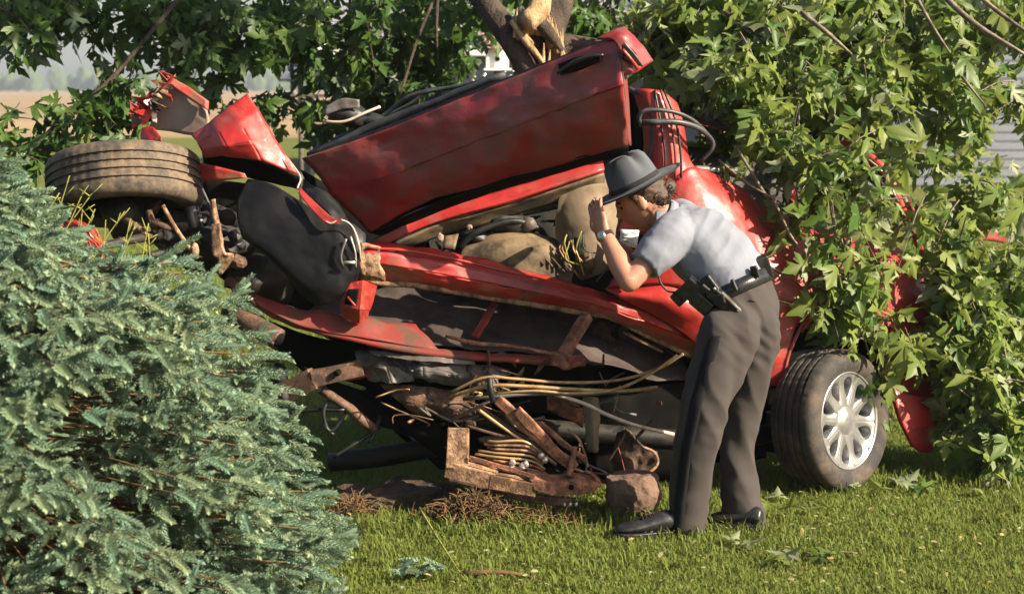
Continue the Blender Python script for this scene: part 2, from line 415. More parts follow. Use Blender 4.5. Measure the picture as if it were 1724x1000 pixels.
# slightly uneven ripe crop, standing 0.7 m high
xs = np.linspace(-420, 260, 120); ys = np.concatenate([[58, 58.05], np.geomspace(58.4, 860, 60)])
V = []; Fc = []
for j, yy in enumerate(ys):
    for i, xx in enumerate(xs):
        z = -0.2 if j == 0 else 0.55+0.12*mn.noise(Vector((xx*0.3, yy*0.3, 0)))
        V.append((xx, yy, z))
for j in range(len(ys)-1):
    for i in range(len(xs)-1):
        a = j*len(xs)+i; Fc.append((a, a+1, a+1+len(xs), a+len(xs)))
tag(mk('crop_field', V, Fc, M['crop'], None, True), kind='structure')
# far wood beyond the field
M['wood'] = two_tone('far_wood_foliage', (0.030, 0.055, 0.022), (0.055, 0.080, 0.030), 0.2, 0.4, 0.6, (0.9, 0.95), bump=0.0)
bm = bmesh.new()
for i in range(210):
    x = -430+i*3.6+random.uniform(-3, 3); y = 800+random.uniform(-14, 14); h = random.uniform(7.5, 12.5)
    for q in range(2):
        r = bmesh.ops.create_icosphere(bm, subdivisions=2, radius=1)
        for v in r['verts']:
            d = v.co.copy(); kk = 1+0.35*fractal(d+Vector((x, y, q)), 1.3)
            v.co = Vector((x+d.x*random.uniform(3.2, 3.6)*kk+q*1.7, y+d.y*3.5*kk, h*0.5+d.z*h*0.52*kk-q*1.0))
me = bpy.data.meshes.new('far_wood'); bm.to_mesh(me); bm.free()
tag(link('far_wood', me, M['wood']), 'hazy blue green wood beyond the ripe field', 'wood', kind='stuff')

# ---------------------------------------------------------------- houses in the background
M['siding'] = two_tone('grey_house_siding', (0.15, 0.165, 0.19), (0.12, 0.135, 0.155), 2, 0.4, 0.6, (0.6, 0.7), bump=0.1)
M['roof_grey'] = two_tone('grey_shingle', (0.20, 0.20, 0.21), (0.14, 0.14, 0.15), 3, 0.4, 0.6, (0.8, 0.9), bump=0.3)
M['trim'] = two_tone('white_house_trim', (0.75, 0.74, 0.72), (0.65, 0.64, 0.62), 3, 0.4, 0.6, (0.5, 0.6), bump=0.05)
M['pane'] = two_tone('dark_window_pane', (0.03, 0.035, 0.04), (0.05, 0.055, 0.06), 3, 0.4, 0.6, (0.06, 0.1), bump=0.0, spec=0.6)
def box_v(x0, x1, y0, y1, z0, z1):
    V = [(x0, y0, z0), (x1, y0, z0), (x1, y1, z0), (x0, y1, z0), (x0, y0, z1), (x1, y0, z1), (x1, y1, z1), (x0, y1, z1)]
    return V, [(3, 2, 1, 0), (4, 5, 6, 7), (0, 1, 5, 4), (1, 2, 6, 5), (2, 3, 7, 6), (3, 0, 4, 7)]
def box(name, x0, x1, y0, y1, z0, z1, mat, parent=None, bev=0.0, label=None):
    V, Fc = box_v(x0, x1, y0, y1, z0, z1); o = mk(name, V, Fc, mat, parent, False, label)
    if bev: bevel(o, bev)
    return o
def house(x0, x1, y0, y1, eave, ridge, label, wins, board=0.15):
    h = root('house', ((x0+x1)/2, (y0+y1)/2, 0), label, 'house')
    box('wall', x0, x1, y0, y1, 0, eave, M['siding'], h)
    n = int(eave/board)
    me = bpy.data.meshes.new('board')
    L = x1-x0
    V = [(0, -0.03, 0), (L, -0.03, 0), (L, -0.012, board*0.97), (0, -0.012, board*0.97), (0, 0, 0), (L, 0, 0), (L, 0, board*0.97), (0, 0, board*0.97)]
    me.from_pydata(V, [], [(0, 1, 2, 3), (4, 7, 6, 5), (0, 4, 5, 1), (3, 2, 6, 7), (1, 5, 6, 2), (0, 3, 7, 4)]); me.materials.append(M['siding'])
    for i in range(n):
        o = bpy.data.objects.new('board', me); COL.objects.link(o); o.parent = h
        o.location = Vector((x0, y0-0.004, 0.02+i*board))-h.location
    ym = (y0+y1)/2; e = 0.35
    V = [(x0-e, y0-e, eave-0.1), (x1+e, y0-e, eave-0.1), (x1+e, ym, ridge), (x0-e, ym, ridge), (x0-e, y1+e, eave-0.1), (x1+e, y1+e, eave-0.1)]
    r = mk('roof', V, [(0, 1, 2, 3), (3, 2, 5, 4)], M['roof_grey'], h); solid(r, 0.14, 0)
    box('fascia', x0-e, x1+e, y0-e-0.05, y0-e-0.02, eave-0.28, eave-0.08, M['trim'], r)
    for (a, b, z0, z1) in wins:
        wn = box('window', a, b, y0-0.07, y0-0.036, z0, z1, M['trim'], h)
        mx = (a+b)/2
        for (c0, c1) in ((a+0.07, mx-0.03), (mx+0.03, b-0.07)):
            box('pane', c0, c1, y0-0.085, y0-0.074, z0+0.07, z1-0.07, M['pane'], wn)
    return h
house(6.0, 15.5, 29, 36, 3.6, 5.6, 'grey sided house seen through the leaves behind the fallen maple branch', [(9.2, 10.6, 1.0, 2.3)])
house(-3.4, 3.6, 33, 39, 2.55, 4.4, 'low house with grey shingle roof behind the broken maple trunk', [(-2.4, -1.2, 0.9, 1.9), (1.4, 2.6, 0.9, 1.9)])

# ---------------------------------------------------------------- bird house and bird feeder
M['pink'] = two_tone('faded_pink_paint', (0.42, 0.16, 0.20), (0.30, 0.10, 0.13), 9, 0.4, 0.6, bump=0.1)
M['post'] = two_tone('weathered_post', (0.10, 0.085, 0.07), (0.05, 0.04, 0.035), 9, 0.4, 0.6, bump=0.4)
b = P(838, 100, 15.0)
bh = root('bird_house', (b.x, b.y, 0), 'small white bird house with faded pink roof on a post', 'bird house')
z = b.z
box('post', b.x-0.03, b.x+0.03, 14.97, 15.03, 0, z-0.08, M['post'], bh, 0.004)
bx_ = box('cabin', b.x-0.075, b.x+0.075, 14.9, 15.1, z-0.08, z+0.09, M['trim'], bh, 0.004)
for dx in (-0.085, 0.085): box('porch_post', b.x+dx-0.012, b.x+dx+0.012, 14.82, 14.845, z-0.08, z+0.1, M['trim'], bh)
box('base', b.x-0.12, b.x+0.12, 14.8, 15.12, z-0.10, z-0.083, M['trim'], bh, 0.003)
r = mk('roof', [(b.x-0.15, 14.78, z+0.08), (b.x+0.15, 14.78, z+0.08), (b.x+0.13, 14.95, z+0.27), (b.x-0.13, 14.95, z+0.27), (b.x-0.15, 15.14, z+0.08), (b.x+0.15, 15.14, z+0.08)],
       [(0, 1, 2, 3), (3, 2, 5, 4)], M['pink'], bh); solid(r, 0.02, 0)
Vd, Fd = lathe([(0, 0.001), (0.004, 0.02), (0.0, 0.024)], 14, axis_matrix((0, -1, 0), (b.x, 14.895, z+0.0)))
mk('entrance_hole', Vd, Fd, M['gap'], bx_)
b = P(505, 140, 15.5)
bf = root('bird_feeder', (b.x, b.y, 0), 'bird feeder with dark sloping roof on a thin pole', 'bird feeder')
M['slate'] = two_tone('dark_slate_roof', (0.09, 0.10, 0.12), (0.05, 0.055, 0.07), 9, 0.4, 0.6, bump=0.2)
tube('pole', [(b.x, b.y, 0), (b.x, b.y, b.z+0.30)], 0.022, M['post'], bf, px=False, k=1)
tube('pole', [(b.x+0.09, b.y+0.05, 0), (b.x+0.09, b.y+0.05, b.z-0.05)], 0.022, M['post'], bf, px=False, k=1)
z = b.z
r = mk('roof', [(b.x-0.16, 15.3, z+0.02), (b.x+0.34, 15.3, z+0.05), (b.x+0.3, 15.55, z+0.17), (b.x-0.1, 15.55, z+0.16), (b.x-0.16, 15.8, z+0.02), (b.x+0.34, 15.8, z+0.05)],
       [(0, 1, 2, 3), (3, 2, 5, 4)], M['slate'], bf); solid(r, 0.02, 0)
box('tray', b.x-0.1, b.x+0.26, 15.36, 15.74, z-0.13, z-0.1, M['post'], bf, 0.004)
for dx in (-0.08, 0.24): box('upright', b.x+dx-0.012, b.x+dx+0.012, 15.53, 15.57, z-0.1, z+0.12, M['post'], bf)
# ================================================================ THE WRECKED CAR
car = root('wrecked_car', G(1200, 800), 'crushed red car bent round the broken maple, nose up off the lawn', 'car')

def wheel(c, n, Rr, wd, tm, rim=True, roll=0.0, label=None):
    """n = outward axis"""
    A = axis_matrix(n, c, roll)
    h = wd/2
    wname = bpy.data.objects.new('wheel', None); COL.objects.link(wname); wname.parent = car; wname.location = Vector(c)-car.location
    if label: wname['label'] = label
    # tyre: closed profile with four tread grooves
    prof = [(-h*0.80, Rr*0.66), (-h*0.98, Rr*0.74), (-h*1.03, Rr*0.85), (-h*0.95, Rr*0.93), (-h*0.85, Rr*0.968), (-h*0.70, Rr*0.993)]
    for g in (-0.46, -0.15, 0.15, 0.46):
        prof += [(h*(g-0.075), Rr), (h*(g-0.06), Rr*0.972), (h*(g+0.06), Rr*0.972), (h*(g+0.075), Rr)]
    prof += [(h*0.70, Rr*0.993), (h*0.85, Rr*0.968), (h*0.95, Rr*0.93), (h*1.03, Rr*0.85), (h*0.98, Rr*0.74), (h*0.80, Rr*0.66)]
    V, Fc = lathe(prof, 200, A, closed=True)
    n_ = len(prof)
    V = [Vector(v) for v in V]
    for j in range(200):               # tread blocks: every other slice of the ribs a little lower
        if j % 4 == 0:
            for i in range(5, n_-5):
                q = j*n_+i; ax = V[q]-Vector(c); rd = ax-A.col[2].to_3d()*ax.dot(A.col[2].to_3d()); V[q] -= rd.normalized()*0.0022
    t = mk('tyre', V, Fc, tm, wname, True)
    es = t.modifiers.new('es', 'EDGE_SPLIT'); es.split_angle = R(38)
    # rim
    rr = Rr*0.665
    prof = [(-h*0.8, rr), (-h*0.55, rr*0.9), (0.0, rr*0.86), (h*0.45, rr*0.90), (h*0.62, rr*0.94), (h*0.84, rr*0.99), (h*0.90, rr*1.02), (h*0.84, rr*1.03), (h*0.6, rr*0.99)]
    V, Fc = lathe(prof, 64, A, closed=False); b_ = mk('rim', V, Fc, M['alloy'] if rim else M['dark_metal'], wname, True)
    V, Fc = lathe([(-h*0.1, 0.001), (-h*0.1, rr*0.9)], 48, A); mk('brake_disc', V, Fc, M['dark_metal'], wname, True)
    if rim:
        # ten broad spokes leaving teardrop openings
        def Q(a, r, z): return A @ Vector((r*math.cos(a), r*math.sin(a), z))
        V, Fc = lathe([(h*0.78, 0.001), (h*0.80, rr*0.14), (h*0.74, rr*0.20), (h*0.70, rr*0.30), (h*0.62, rr*0.36), (h*0.45, rr*0.36)], 40, A)
        mk('hub_cap', V, Fc, M['alloy'], b_, True)
        nr = 40
        for s in range(10):                           # one slotted segment of the face for each spoke gap
            a0 = 2*math.pi*s/10; V = []; Fc = []
            for j in range(nr):
                q = 2*math.pi*(j+0.5)/nr; cu, cv = math.cos(q), math.sin(q)
                kk = 1/max(abs(cu), abs(cv)); bu, bv = cu*kk, cv*kk           # out to the edge of the segment
                wv = 0.52+0.40*cv*0.5+0.06                                    # slot: wide outside, narrow towards the hub
                hu_, hv_ = cu*wv*0.92, 0.16+cv*0.60
                def RP(u, v, z):
                    r_ = rr*(0.64+0.36*v); aa = a0+u*math.pi/10; return Q(aa, r_, z)
                zo = lambda v: h*(0.70+0.12*max(0, v)**2)
                V += [RP(bu, bv, zo(bv)), RP(hu_*1.08, hv_+0.06*cv, zo(hv_)+h*0.03), RP(hu_, hv_, zo(hv_)), RP(hu_*0.95, hv_, h*0.30)]
            for j in range(nr):
                k0, k1 = j*4, ((j+1) % nr)*4
                for t in range(3): Fc.append((k0+t, k1+t, k1+t+1, k0+t+1))
            mk('spoke', V, Fc, M['alloy'], b_, True)
        V, Fc = lathe([(h*0.10, 0.001), (h*0.10, rr*0.88)], 40, A); mk('backing', V, Fc, M['gap'], b_)
    return wname
# rear wheel stands on the lawn, twisted outward
gw = G(1398, 822); RW = 0.294
nrm = Vector((0.70, -0.70, 0.10)).normalized()
wheel(Vector((gw.x, gw.y+0.03, RW-0.012)), nrm, RW, 0.215, M['tyre'], True, 0.2, label='rear wheel with ten-spoke silver alloy standing on the grass')
# front wheel knocked flat, tread towards the camera
wheel(P(210, 312, 6.75), Vector((-0.09, 0.30, 0.95)), 0.305, 0.215, M['tyre_mud'], False, 0.0, label='mud caked front wheel knocked flat with its tread showing')

# --- door, hinged at the front, swung out and pushed up
patch('door', [[(510, 266, 6.72), (640, 222, 6.62), (780, 165, 6.50), (920, 108, 6.38), (1042, 62, 6.27)],
               [(528, 286, 6.72), (660, 248, 6.61), (790, 205, 6.48), (930, 160, 6.36), (1046, 122, 6.24)],
               [(553, 318, 6.73), (670, 285, 6.61), (800, 236, 6.48), (932, 184, 6.355), (1049, 141, 6.235)],
               [(556, 326, 6.735), (672, 293, 6.615), (802, 243, 6.485), (934, 190, 6.36), (1050, 147, 6.24)],
               [(585, 350, 6.74), (690, 320, 6.62), (815, 284, 6.50), (940, 238, 6.38), (1054, 196, 6.26)],
               [(622, 392, 6.76), (705, 345, 6.66), (820, 308, 6.55), (945, 276, 6.43), (1057, 243, 6.31)]],
      M['red_dusty'], car, 9, 7, 0.006, 6, 0.010, 0.012, 1, label='dusty red driver door swung out and pushed upward')
door = bpy.data.objects['door']
# inner door box
patch('inner_panel', [[(520, 262, 6.80), (640, 216, 6.72), (780, 160, 6.60), (920, 104, 6.48), (1040, 58, 6.38)],
                 [(640, 388, 6.86), (705, 352, 6.78), (820, 318, 6.67), (945, 286, 6.55), (1056, 252, 6.43)]], M['black'], door, 6, 6, 0.01, 7)
patch('rear_edge', [[(1042, 62, 6.27), (1044, 60, 6.38)], [(1050, 146, 6.24), (1056, 146, 6.36)], [(1057, 243, 6.31), (1062, 246, 6.43)]], M['red_dark'], door, 3, 6, thick=0.006)
patch('bottom_edge', [[(622, 392, 6.76), (820, 308, 6.55), (1057, 243, 6.31)], [(640, 395, 6.88), (825, 325, 6.67), (1058, 258, 6.43)]], M['gap'], door, 6, 2, 0.003)
# handle recess and lever
patch('handle_recess', [[(940, 108, 6.330), (975, 95, 6.296), (1012, 92, 6.264)], [(944, 127, 6.330), (978, 118, 6.296), (1010, 104, 6.264)]], M['gap'], door, 5, 3, thick=0.008)
tube('handle', [(938, 124, 6.320), (965, 106, 6.285), (995, 95, 6.258), (1016, 93, 6.252)], [0.006, 0.009, 0.009, 0.006], M['black'], door, 8)
# torn upper rear corner of the door frame, folded over
patch('frame_corner', [[(1005, 66, 6.30), (1028, 54, 6.30), (1050, 46, 6.33)], [(1030, 66, 6.26), (1048, 60, 6.26), (1062, 58, 6.31)], [(1044, 88, 6.25), (1060, 84, 6.26), (1082, 80, 6.32)], [(1046, 128, 6.25), (1070, 122, 6.27), (1099, 103, 6.34)]],
      M['red_dusty'], door, 5, 5, 0.004, 9, thick=0.01)
patch('corner_gap', [[(1047, 75, 6.235), (1058, 78, 6.24), (1070, 90, 6.26)], [(1048, 100, 6.235), (1064, 108, 6.24), (1080, 112, 6.26)]], M['gap'], door, 4, 4, thick=0.004)
tube('corner_trim', [(1050, 72, 6.22), (1068, 92, 6.23), (1082, 112, 6.25)], 0.004, M['grey_sheet'], door)
tube('corner_lip', [(1048, 84, 6.22), (1060, 98, 6.22), (1074, 116, 6.24)], 0.007, M['red_light'], door)
# window frame and broken seals along the top of the door
tube('window_frame', [(520, 262, 6.82), (580, 236, 6.78), (650, 205, 6.73), (750, 166, 6.64), (850, 125, 6.55)], [0.014, 0.02, 0.02, 0.016, 0.012], M['rubber'], door, 8, amp=0.006)
tube('seal', [(560, 236, 6.80), (640, 198, 6.80), (690, 162, 6.75), (745, 150, 6.72), (800, 140, 6.68), (850, 122, 6.6)], 0.009, M['rubber'], door, 6, amp=0.004)
tube('seal', [(630, 204, 6.84), (690, 175, 6.82), (720, 152, 6.80), (770, 148, 6.75)], 0.006, M['rubber'], door, 6)
patch('window_regulator', [[(640, 205, 6.86), (740, 160, 6.80), (840, 130, 6.72)], [(650, 228, 6.86), (745, 182, 6.80), (850, 142, 6.72)]], M['black'], door, 5, 4, 0.02, 9, 0.02, rag=0.01)
for i in range(12):
    q = P(835+random.uniform(-40, 30), 128+random.uniform(-8, 8), 6.6)
    blob('glass_chip', q, (0.007, 0.005, 0.006), M['bright'], door, 0.3, 20, 1, px=False, smooth=False)
# mirror
mir = blob('side_mirror', (586, 193, 6.78), (0.085, 0.06, 0.05), M['black'], car, 0.18, 14, 3, rot=R(14))
patch('mirror_face', [[(548, 180, 6.72), (575, 166, 6.715), (605, 168, 6.72)], [(545, 195, 6.725), (575, 185, 6.715), (606, 182, 6.725)]], M['grey_sheet'], mir, 4, 4, 0.006, 14)
tube('mirror_arm', [(610, 200, 6.78), (640, 205, 6.77), (660, 222, 6.75)], [0.03, 0.026, 0.022], M['black'], mir, 8)
tube('mirror_trim', [(545, 205, 6.73), (580, 205, 6.71), (615, 190, 6.72), (640, 180, 6.74)], 0.006, M['pipe_pale'], mir, 6)

# --- crumpled front wing and nose
patch('front_wing', [[(322, 228, 6.70), (352, 206, 6.68), (386, 180, 6.67), (416, 157, 6.68)],
                     [(332, 240, 6.66), (368, 222, 6.60), (404, 208, 6.60), (434, 182, 6.66)],
                     [(340, 254, 6.66), (380, 246, 6.56), (424, 240, 6.56), (462, 232, 6.64)],
                     [(346, 264, 6.68), (390, 264, 6.60), (440, 270, 6.58), (508, 298, 6.64)]], M['red'], car, 6, 6, 0.002, 9, 0.008, 0.004, 4, sharp=True, split=True,
      label='bright red front wing folded into a sharp point')
patch('wing_underside', [[(340, 258, 6.76), (400, 256, 6.72), (508, 298, 6.68)], [(345, 285, 6.80), (420, 300, 6.78), (505, 318, 6.72)]], M['gap'], car, 4, 3, 0.01, 8)
patch('wing_rail', [[(300, 272, 6.80), (345, 276, 6.76), (412, 292, 6.74)], [(302, 300, 6.80), (350, 306, 6.76), (416, 300, 6.74)]], M['red_mud'], car, 5, 3, 0.004, 10)
nose = patch('nose_panel', [[(262, 172, 6.98), (288, 140, 6.97), (330, 168, 6.93), (348, 186, 6.90)],
                     [(258, 200, 6.98), (290, 185, 6.95), (328, 194, 6.92), (352, 204, 6.90)],
                     [(250, 218, 6.98), (290, 222, 6.95), (325, 228, 6.92), (352, 218, 6.90)]], M['board'], car, 4, 4, 0.004, 8, thick=0.012, label='beige headlamp panel with torn red rim')
patch('nose_rim', [[(280, 128, 6.95), (318, 148, 6.92), (350, 170, 6.88)], [(286, 143, 6.93), (318, 166, 6.90), (349, 186, 6.87)]], M['red_mud'], nose, 5, 3, 0.004, 14, thick=0.02)
for i in range(30):
    t = random.random(); px = 226+62*t+random.uniform(-9, 9); py = 196-62*t+random.uniform(-13, 13)
    a = P(px, py, 6.94+random.uniform(-0.04, 0.03))
    V = [a+Vector((random.uniform(-1, 1), random.uniform(-0.5, 0.5), random.uniform(-1, 1)))*0.042 for _ in range(5)]
    o = mk('torn_shard', V, [(0, 1, 2), (0, 2, 3), (0, 3, 4), (1, 2, 3)], random.choice([M['red_light'], M['red_mud'], M['red'], M['tan_metal'], M['black']]), nose); solid(o, 0.004)
patch('headlamp_socket', [[(232, 170, 6.95), (252, 180, 6.95)], [(240, 205, 6.95), (258, 205, 6.95)]], M['gap'], nose, 3, 3, 0.01, 12, thick=0.02)
patch('socket_lip', [[(252, 176, 6.92), (264, 182, 6.93)], [(256, 205, 6.92), (264, 208, 6.93)]], M['pipe_pale'], nose, 3, 4, 0.004, 12)
patch('lower_nose', [[(240, 216, 6.93), (256, 214, 6.90), (270, 226, 6.86)], [(236, 240, 6.90), (256, 240, 6.86), (272, 238, 6.82)]], M['red'], nose, 4, 3, 0.012, 12)
patch('bumper_shard', [[(100, 375, 6.40), (135, 372, 6.38), (170, 395, 6.38)], [(112, 395, 6.38), (150, 400, 6.36), (176, 425, 6.36)], [(130, 405, 6.38), (160, 420, 6.36), (172, 440, 6.36)]], M['red_light'], car, 4, 4, 0.02, 18, 0.015, rag=0.02, smooth=False)

tube('bumper_bracket', [(120, 385, 6.41), (165, 412, 6.42), (215, 405, 6.52), (270, 395, 6.62)], [0.010, 0.016, 0.018, 0.02], M['dark_metal'], car, 8)
tube('bumper_bracket', [(160, 420, 6.39), (220, 435, 6.55), (300, 420, 6.7)], [0.010, 0.014, 0.018], M['dark_metal'], car, 8)
# --- black wheel-house liner
patch('wheel_liner', [[(418, 303, 6.66), (455, 310, 6.60), (510, 342, 6.54), (560, 374, 6.50), (596, 380, 6.50)],
                      [(400, 335, 6.58), (440, 350, 6.53), (510, 380, 6.49), (565, 408, 6.47), (604, 420, 6.48)],
                      [(400, 368, 6.54), (440, 388, 6.50), (510, 420, 6.47), (565, 446, 6.46), (606, 452, 6.48)],
                      [(408, 398, 6.52), (455, 428, 6.48), (510, 474, 6.46), (562, 486, 6.46), (602, 470, 6.50)],
                      [(414, 404, 6.54), (462, 440, 6.51), (526, 510, 6.49), (566, 502, 6.49), (600, 486, 6.53)]], M['liner'], car, 6, 6, 0.006, 7, 0.0, 0.006, 5,
      label='big black plastic wheel-house liner')
tube('wing_edge', [(480, 262, 6.62), (505, 297, 6.60), (502, 322, 6.55), (530, 350, 6.49), (553, 376, 6.45), (572, 370, 6.45), (592, 380, 6.46), (604, 412, 6.46), (607, 440, 6.48)], [0.002, 0.004, 0.003, (0.004), 0.004, 0.003, 0.003, 0.006, 0.003], M['pipe_pale'], car, 6, k=5, amp=0.003)
patch('wing_flange', [[(500, 318, 6.53), (505, 316, 6.53)], [(512, 338, 6.49), (530, 340, 6.49)], [(545, 374, 6.45), (560, 366, 6.45)], [(566, 378, 6.44), (577, 368, 6.44)]], M['red_light'], car, 4, 5, 0.004, 14, 0.004)
patch('hinge_pillar', [[(510, 300, 6.76), (560, 335, 6.70), (615, 395, 6.66)], [(505, 325, 6.74), (560, 365, 6.60), (612, 450, 6.60)]], M['black'], car, 5, 5, 0.015, 10)
tube('hinge_bar', [(583, 402, 6.44), (574, 430, 6.44), (578, 452, 6.45)], 0.005, M['grey_sheet'], car, 6)
tube('hinge_bar', [(590, 398, 6.45), (598, 425, 6.45), (599, 450, 6.46)], 0.004, M['bright'], car, 6)
tube('hinge_bolt', [(578, 442, 6.43), (598, 442, 6.43)], 0.006, M['bright'], car, 6, k=1)

# --- sill beam (rocker) with pale torn lower flange
patch('sill', [[(612, 408, 6.68), (700, 416, 6.72), (820, 438, 6.78), (940, 470, 6.84), (1010, 490, 6.88), (1090, 512, 6.92), (1182, 552, 6.96)],
               [(606, 422, 6.605), (700, 434, 6.635), (820, 458, 6.70), (940, 488, 6.75), (1010, 506, 6.78), (1090, 526, 6.82), (1182, 566, 6.88)],
               [(606, 440, 6.61), (700, 454, 6.625), (820, 476, 6.69), (940, 500, 6.74), (1010, 514, 6.77), (1090, 542, 6.82), (1182, 580, 6.88)]],
      M['red'], car, 8, 5, 0.006, 9, 0.008, 0.005, 6, sharp=True, split=True, label='dented red sill beam')
patch('sill_lower', [[(606, 441, 6.612), (700, 455, 6.628), (820, 477, 6.692), (940, 501, 6.742), (1010, 515, 6.772), (1090, 543, 6.822), (1182, 581, 6.882)],
               [(606, 452, 6.64), (700, 468, 6.66), (820, 488, 6.71), (940, 508, 6.765), (1010, 522, 6.79), (1090, 552, 6.84), (1182, 591, 6.90)],
               [(606, 462, 6.66), (700, 480, 6.70), (820, 500, 6.75), (940, 518, 6.80), (1010, 532, 6.83), (1090, 564, 6.87), (1182, 604, 6.94)]],
      M['red_mud'], car, 8, 5, 0.008, 10, 0.008, 0.005, 6, sharp=True, split=True, label='muddy underside of the sill')
tube('sill_flange', [(606, 464, 6.66), (640, 476, 6.66), (700, 481, 6.69), (820, 501, 6.74), (940, 520, 6.79), (1000, 529, 6.82), (1030, 535, 6.84), (1100, 570, 6.88), (1170, 602, 6.93)], [(0.012, 0.004)]*9, M['tan_metal'], car, 6, k=4, amp=0.003)
tube('sill_fold', [(618, 418, 6.60), (700, 424, 6.63), (850, 456, 6.70), (980, 486, 6.76)], [0.006, 0.007, 0.006, 0.003], M['red_light'], car, 6, amp=0.003)
patch('sill_end', [[(607, 410, 6.60), (640, 414, 6.60)], [(606, 440, 6.59), (640, 440, 6.60)], [(606, 462, 6.60), (650, 474, 6.61)]], M['tan_metal'], car, 5, 4, 0.012, 16, 0.008, rag=0.01)
# --- cavity below the sill: floor pan, braces, lower rail
patch('floor_pan', [[(560, 470, 6.95), (700, 485, 6.98), (850, 510, 7.02), (1000, 535, 7.08), (1150, 600, 7.14)],
                    [(520, 520, 6.74), (700, 545, 6.76), (850, 570, 6.80), (1000, 590, 6.88), (1150, 640, 7.0)],
                    [(470, 520, 6.60), (600, 562, 6.58), (760, 586, 6.60), (900, 600, 6.66), (990, 606, 6.74)]], M['floor_pan'], car, 6, 6, 0.02, 6, 0.015, label='dusty torn floor pan')
tube('lower_rail', [(385, 470, 6.66), (430, 508, 6.58), (500, 545, 6.55), (600, 570, 6.54), (700, 590, 6.55), (800, 600, 6.57), (900, 606, 6.62), (985, 612, 6.68)], [(0.012, 0.024), (0.016, 0.026), (0.014, 0.024), (0.014, 0.026), (0.016, 0.024), (0.014, 0.028), (0.016, 0.026), (0.012, 0.02)], M['red_dark'], car, 8, amp=0.005)
tube('rail_lip', [(750, 566, 6.60), (800, 578, 6.56), (870, 584, 6.56), (940, 598, 6.60), (975, 604, 6.62)], [0.006, 0.009, 0.007, 0.008, 0.005], M['orange'], car, 6, amp=0.004)
patch('rail_plate', [[(420, 492, 6.60), (500, 520, 6.56), (600, 535, 6.60), (700, 545, 6.66)], [(430, 512, 6.54), (500, 548, 6.52), (600, 568, 6.52), (740, 590, 6.55)]], M['red_dark'], car, 5, 4, 0.012, 9, 0.01)  # darker red here puts the shade over this plate into its colour
beam('brace', (988, 532, 6.78), (940, 612, 6.62), 0.05, 0.035, M['orange'], car, amp=0.006, cuts=4)
beam('brace', (835, 508, 6.84), (800, 568, 6.66), 0.03, 0.02, M['red_dark'], car, amp=0.005, cuts=3)
patch('brace_foot', [[(930, 590, 6.60), (960, 600, 6.58), (985, 606, 6.62)], [(926, 614, 6.60), (955, 622, 6.58), (978, 616, 6.62)]], M['orange'], car, 4, 3, 0.012, 16, rag=0.008)
# red box bracket
bb = patch('bracket', [[(583, 478, 6.50), (610, 472, 6.49), (632, 480, 6.54)], [(574, 512, 6.50), (605, 520, 6.47), (622, 518, 6.53)], [(578, 532, 6.52), (604, 542, 6.50), (616, 536, 6.54)]], M['red_light'], car, 4, 4, 0.008, 14, thick=0.02, sharp=True, smooth=False)
patch('bracket_hole', [[(586, 487, 6.475), (604, 486, 6.465)], [(580, 512, 6.475), (600, 515, 6.455)]], M['gap'], bb, 4, 4, 0.003, thick=0.004)
tube('bracket_rib', [(585, 500, 6.47), (598, 515, 6.45)], 0.005, M['red'], bb, 6, k=1)
# --- strip below the door: inner roof rail / upper sill with tan edge
patch('side_rail', [[(628, 404, 6.80), (720, 362, 6.86), (840, 325, 6.90), (1015, 272, 6.95)], [(640, 416, 6.82), (730, 376, 6.84), (850, 342, 6.86), (1018, 288, 6.92)]], M['red'], car, 6, 4, 0.005, 9, thick=0.02)
patch('side_rail_trim', [[(650, 416, 6.84), (735, 378, 6.86), (855, 344, 6.88), (1018, 290, 6.93)], [(660, 424, 6.90), (745, 396, 6.92), (865, 362, 6.95), (1018, 318, 7.0)]], M['beige_dirty'], car, 6, 4, 0.008, 9, thick=0.01)
# --- cabin
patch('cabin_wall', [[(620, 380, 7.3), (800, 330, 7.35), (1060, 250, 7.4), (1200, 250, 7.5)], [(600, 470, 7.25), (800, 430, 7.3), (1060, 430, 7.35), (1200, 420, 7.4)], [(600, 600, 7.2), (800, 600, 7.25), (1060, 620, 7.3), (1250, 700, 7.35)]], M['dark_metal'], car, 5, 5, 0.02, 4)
def cushion(name, rows, mat, thick, **kw):
    o = patch(name, rows, mat, car, 6, 6, 0.008, 7, 0.0, 0, **kw); m = o.modifiers.new('t', 'SOLIDIFY'); m.thickness = thick; m.offset = 0
    b2 = o.modifiers.new('b', 'BEVEL'); b2.width = thick*0.35; b2.segments = 3; b2.limit_method = 'ANGLE'; return o
seat = cushion('seat_back', [[(985, 300, 7.08), (1010, 296, 7.05), (1040, 300, 7.10)], [(950, 345, 6.98), (990, 345, 6.94), (1040, 350, 7.04)], [(948, 400, 6.97), (985, 400, 6.92), (1040, 400, 7.02)], [(985, 460, 7.0), (1010, 455, 6.95), (1045, 450, 7.03)]], M['beige'], 0.10, label='beige cloth seat back torn open')
cushion('seat_cushion', [[(800, 412, 7.0), (850, 398, 6.98), (920, 406, 6.98), (950, 424, 7.0)], [(780, 432, 6.90), (850, 418, 6.87), (920, 428, 6.88), (960, 448, 6.93)], [(785, 452, 6.88), (850, 456, 6.86), (920, 468, 6.87), (955, 478, 6.93)]], M['beige_dirty'], 0.05)
for i in range(8):
    x = 822+i*14
    tube('seat_piping', [(x, 404+i*1.6, 6.935), (x+16, 414+i*2, 6.868), (x+38, 436+i*2.6, 6.842)], 0.0048, M['brown_metal'], car, 6)
patch('trim_panel', [[(880, 340, 7.1), (950, 315, 7.08), (1000, 300, 7.05)], [(880, 365, 7.08), (950, 350, 7.06), (1000, 340, 7.0)]], M['beige_dirty'], car, 4, 4, 0.02, 10)
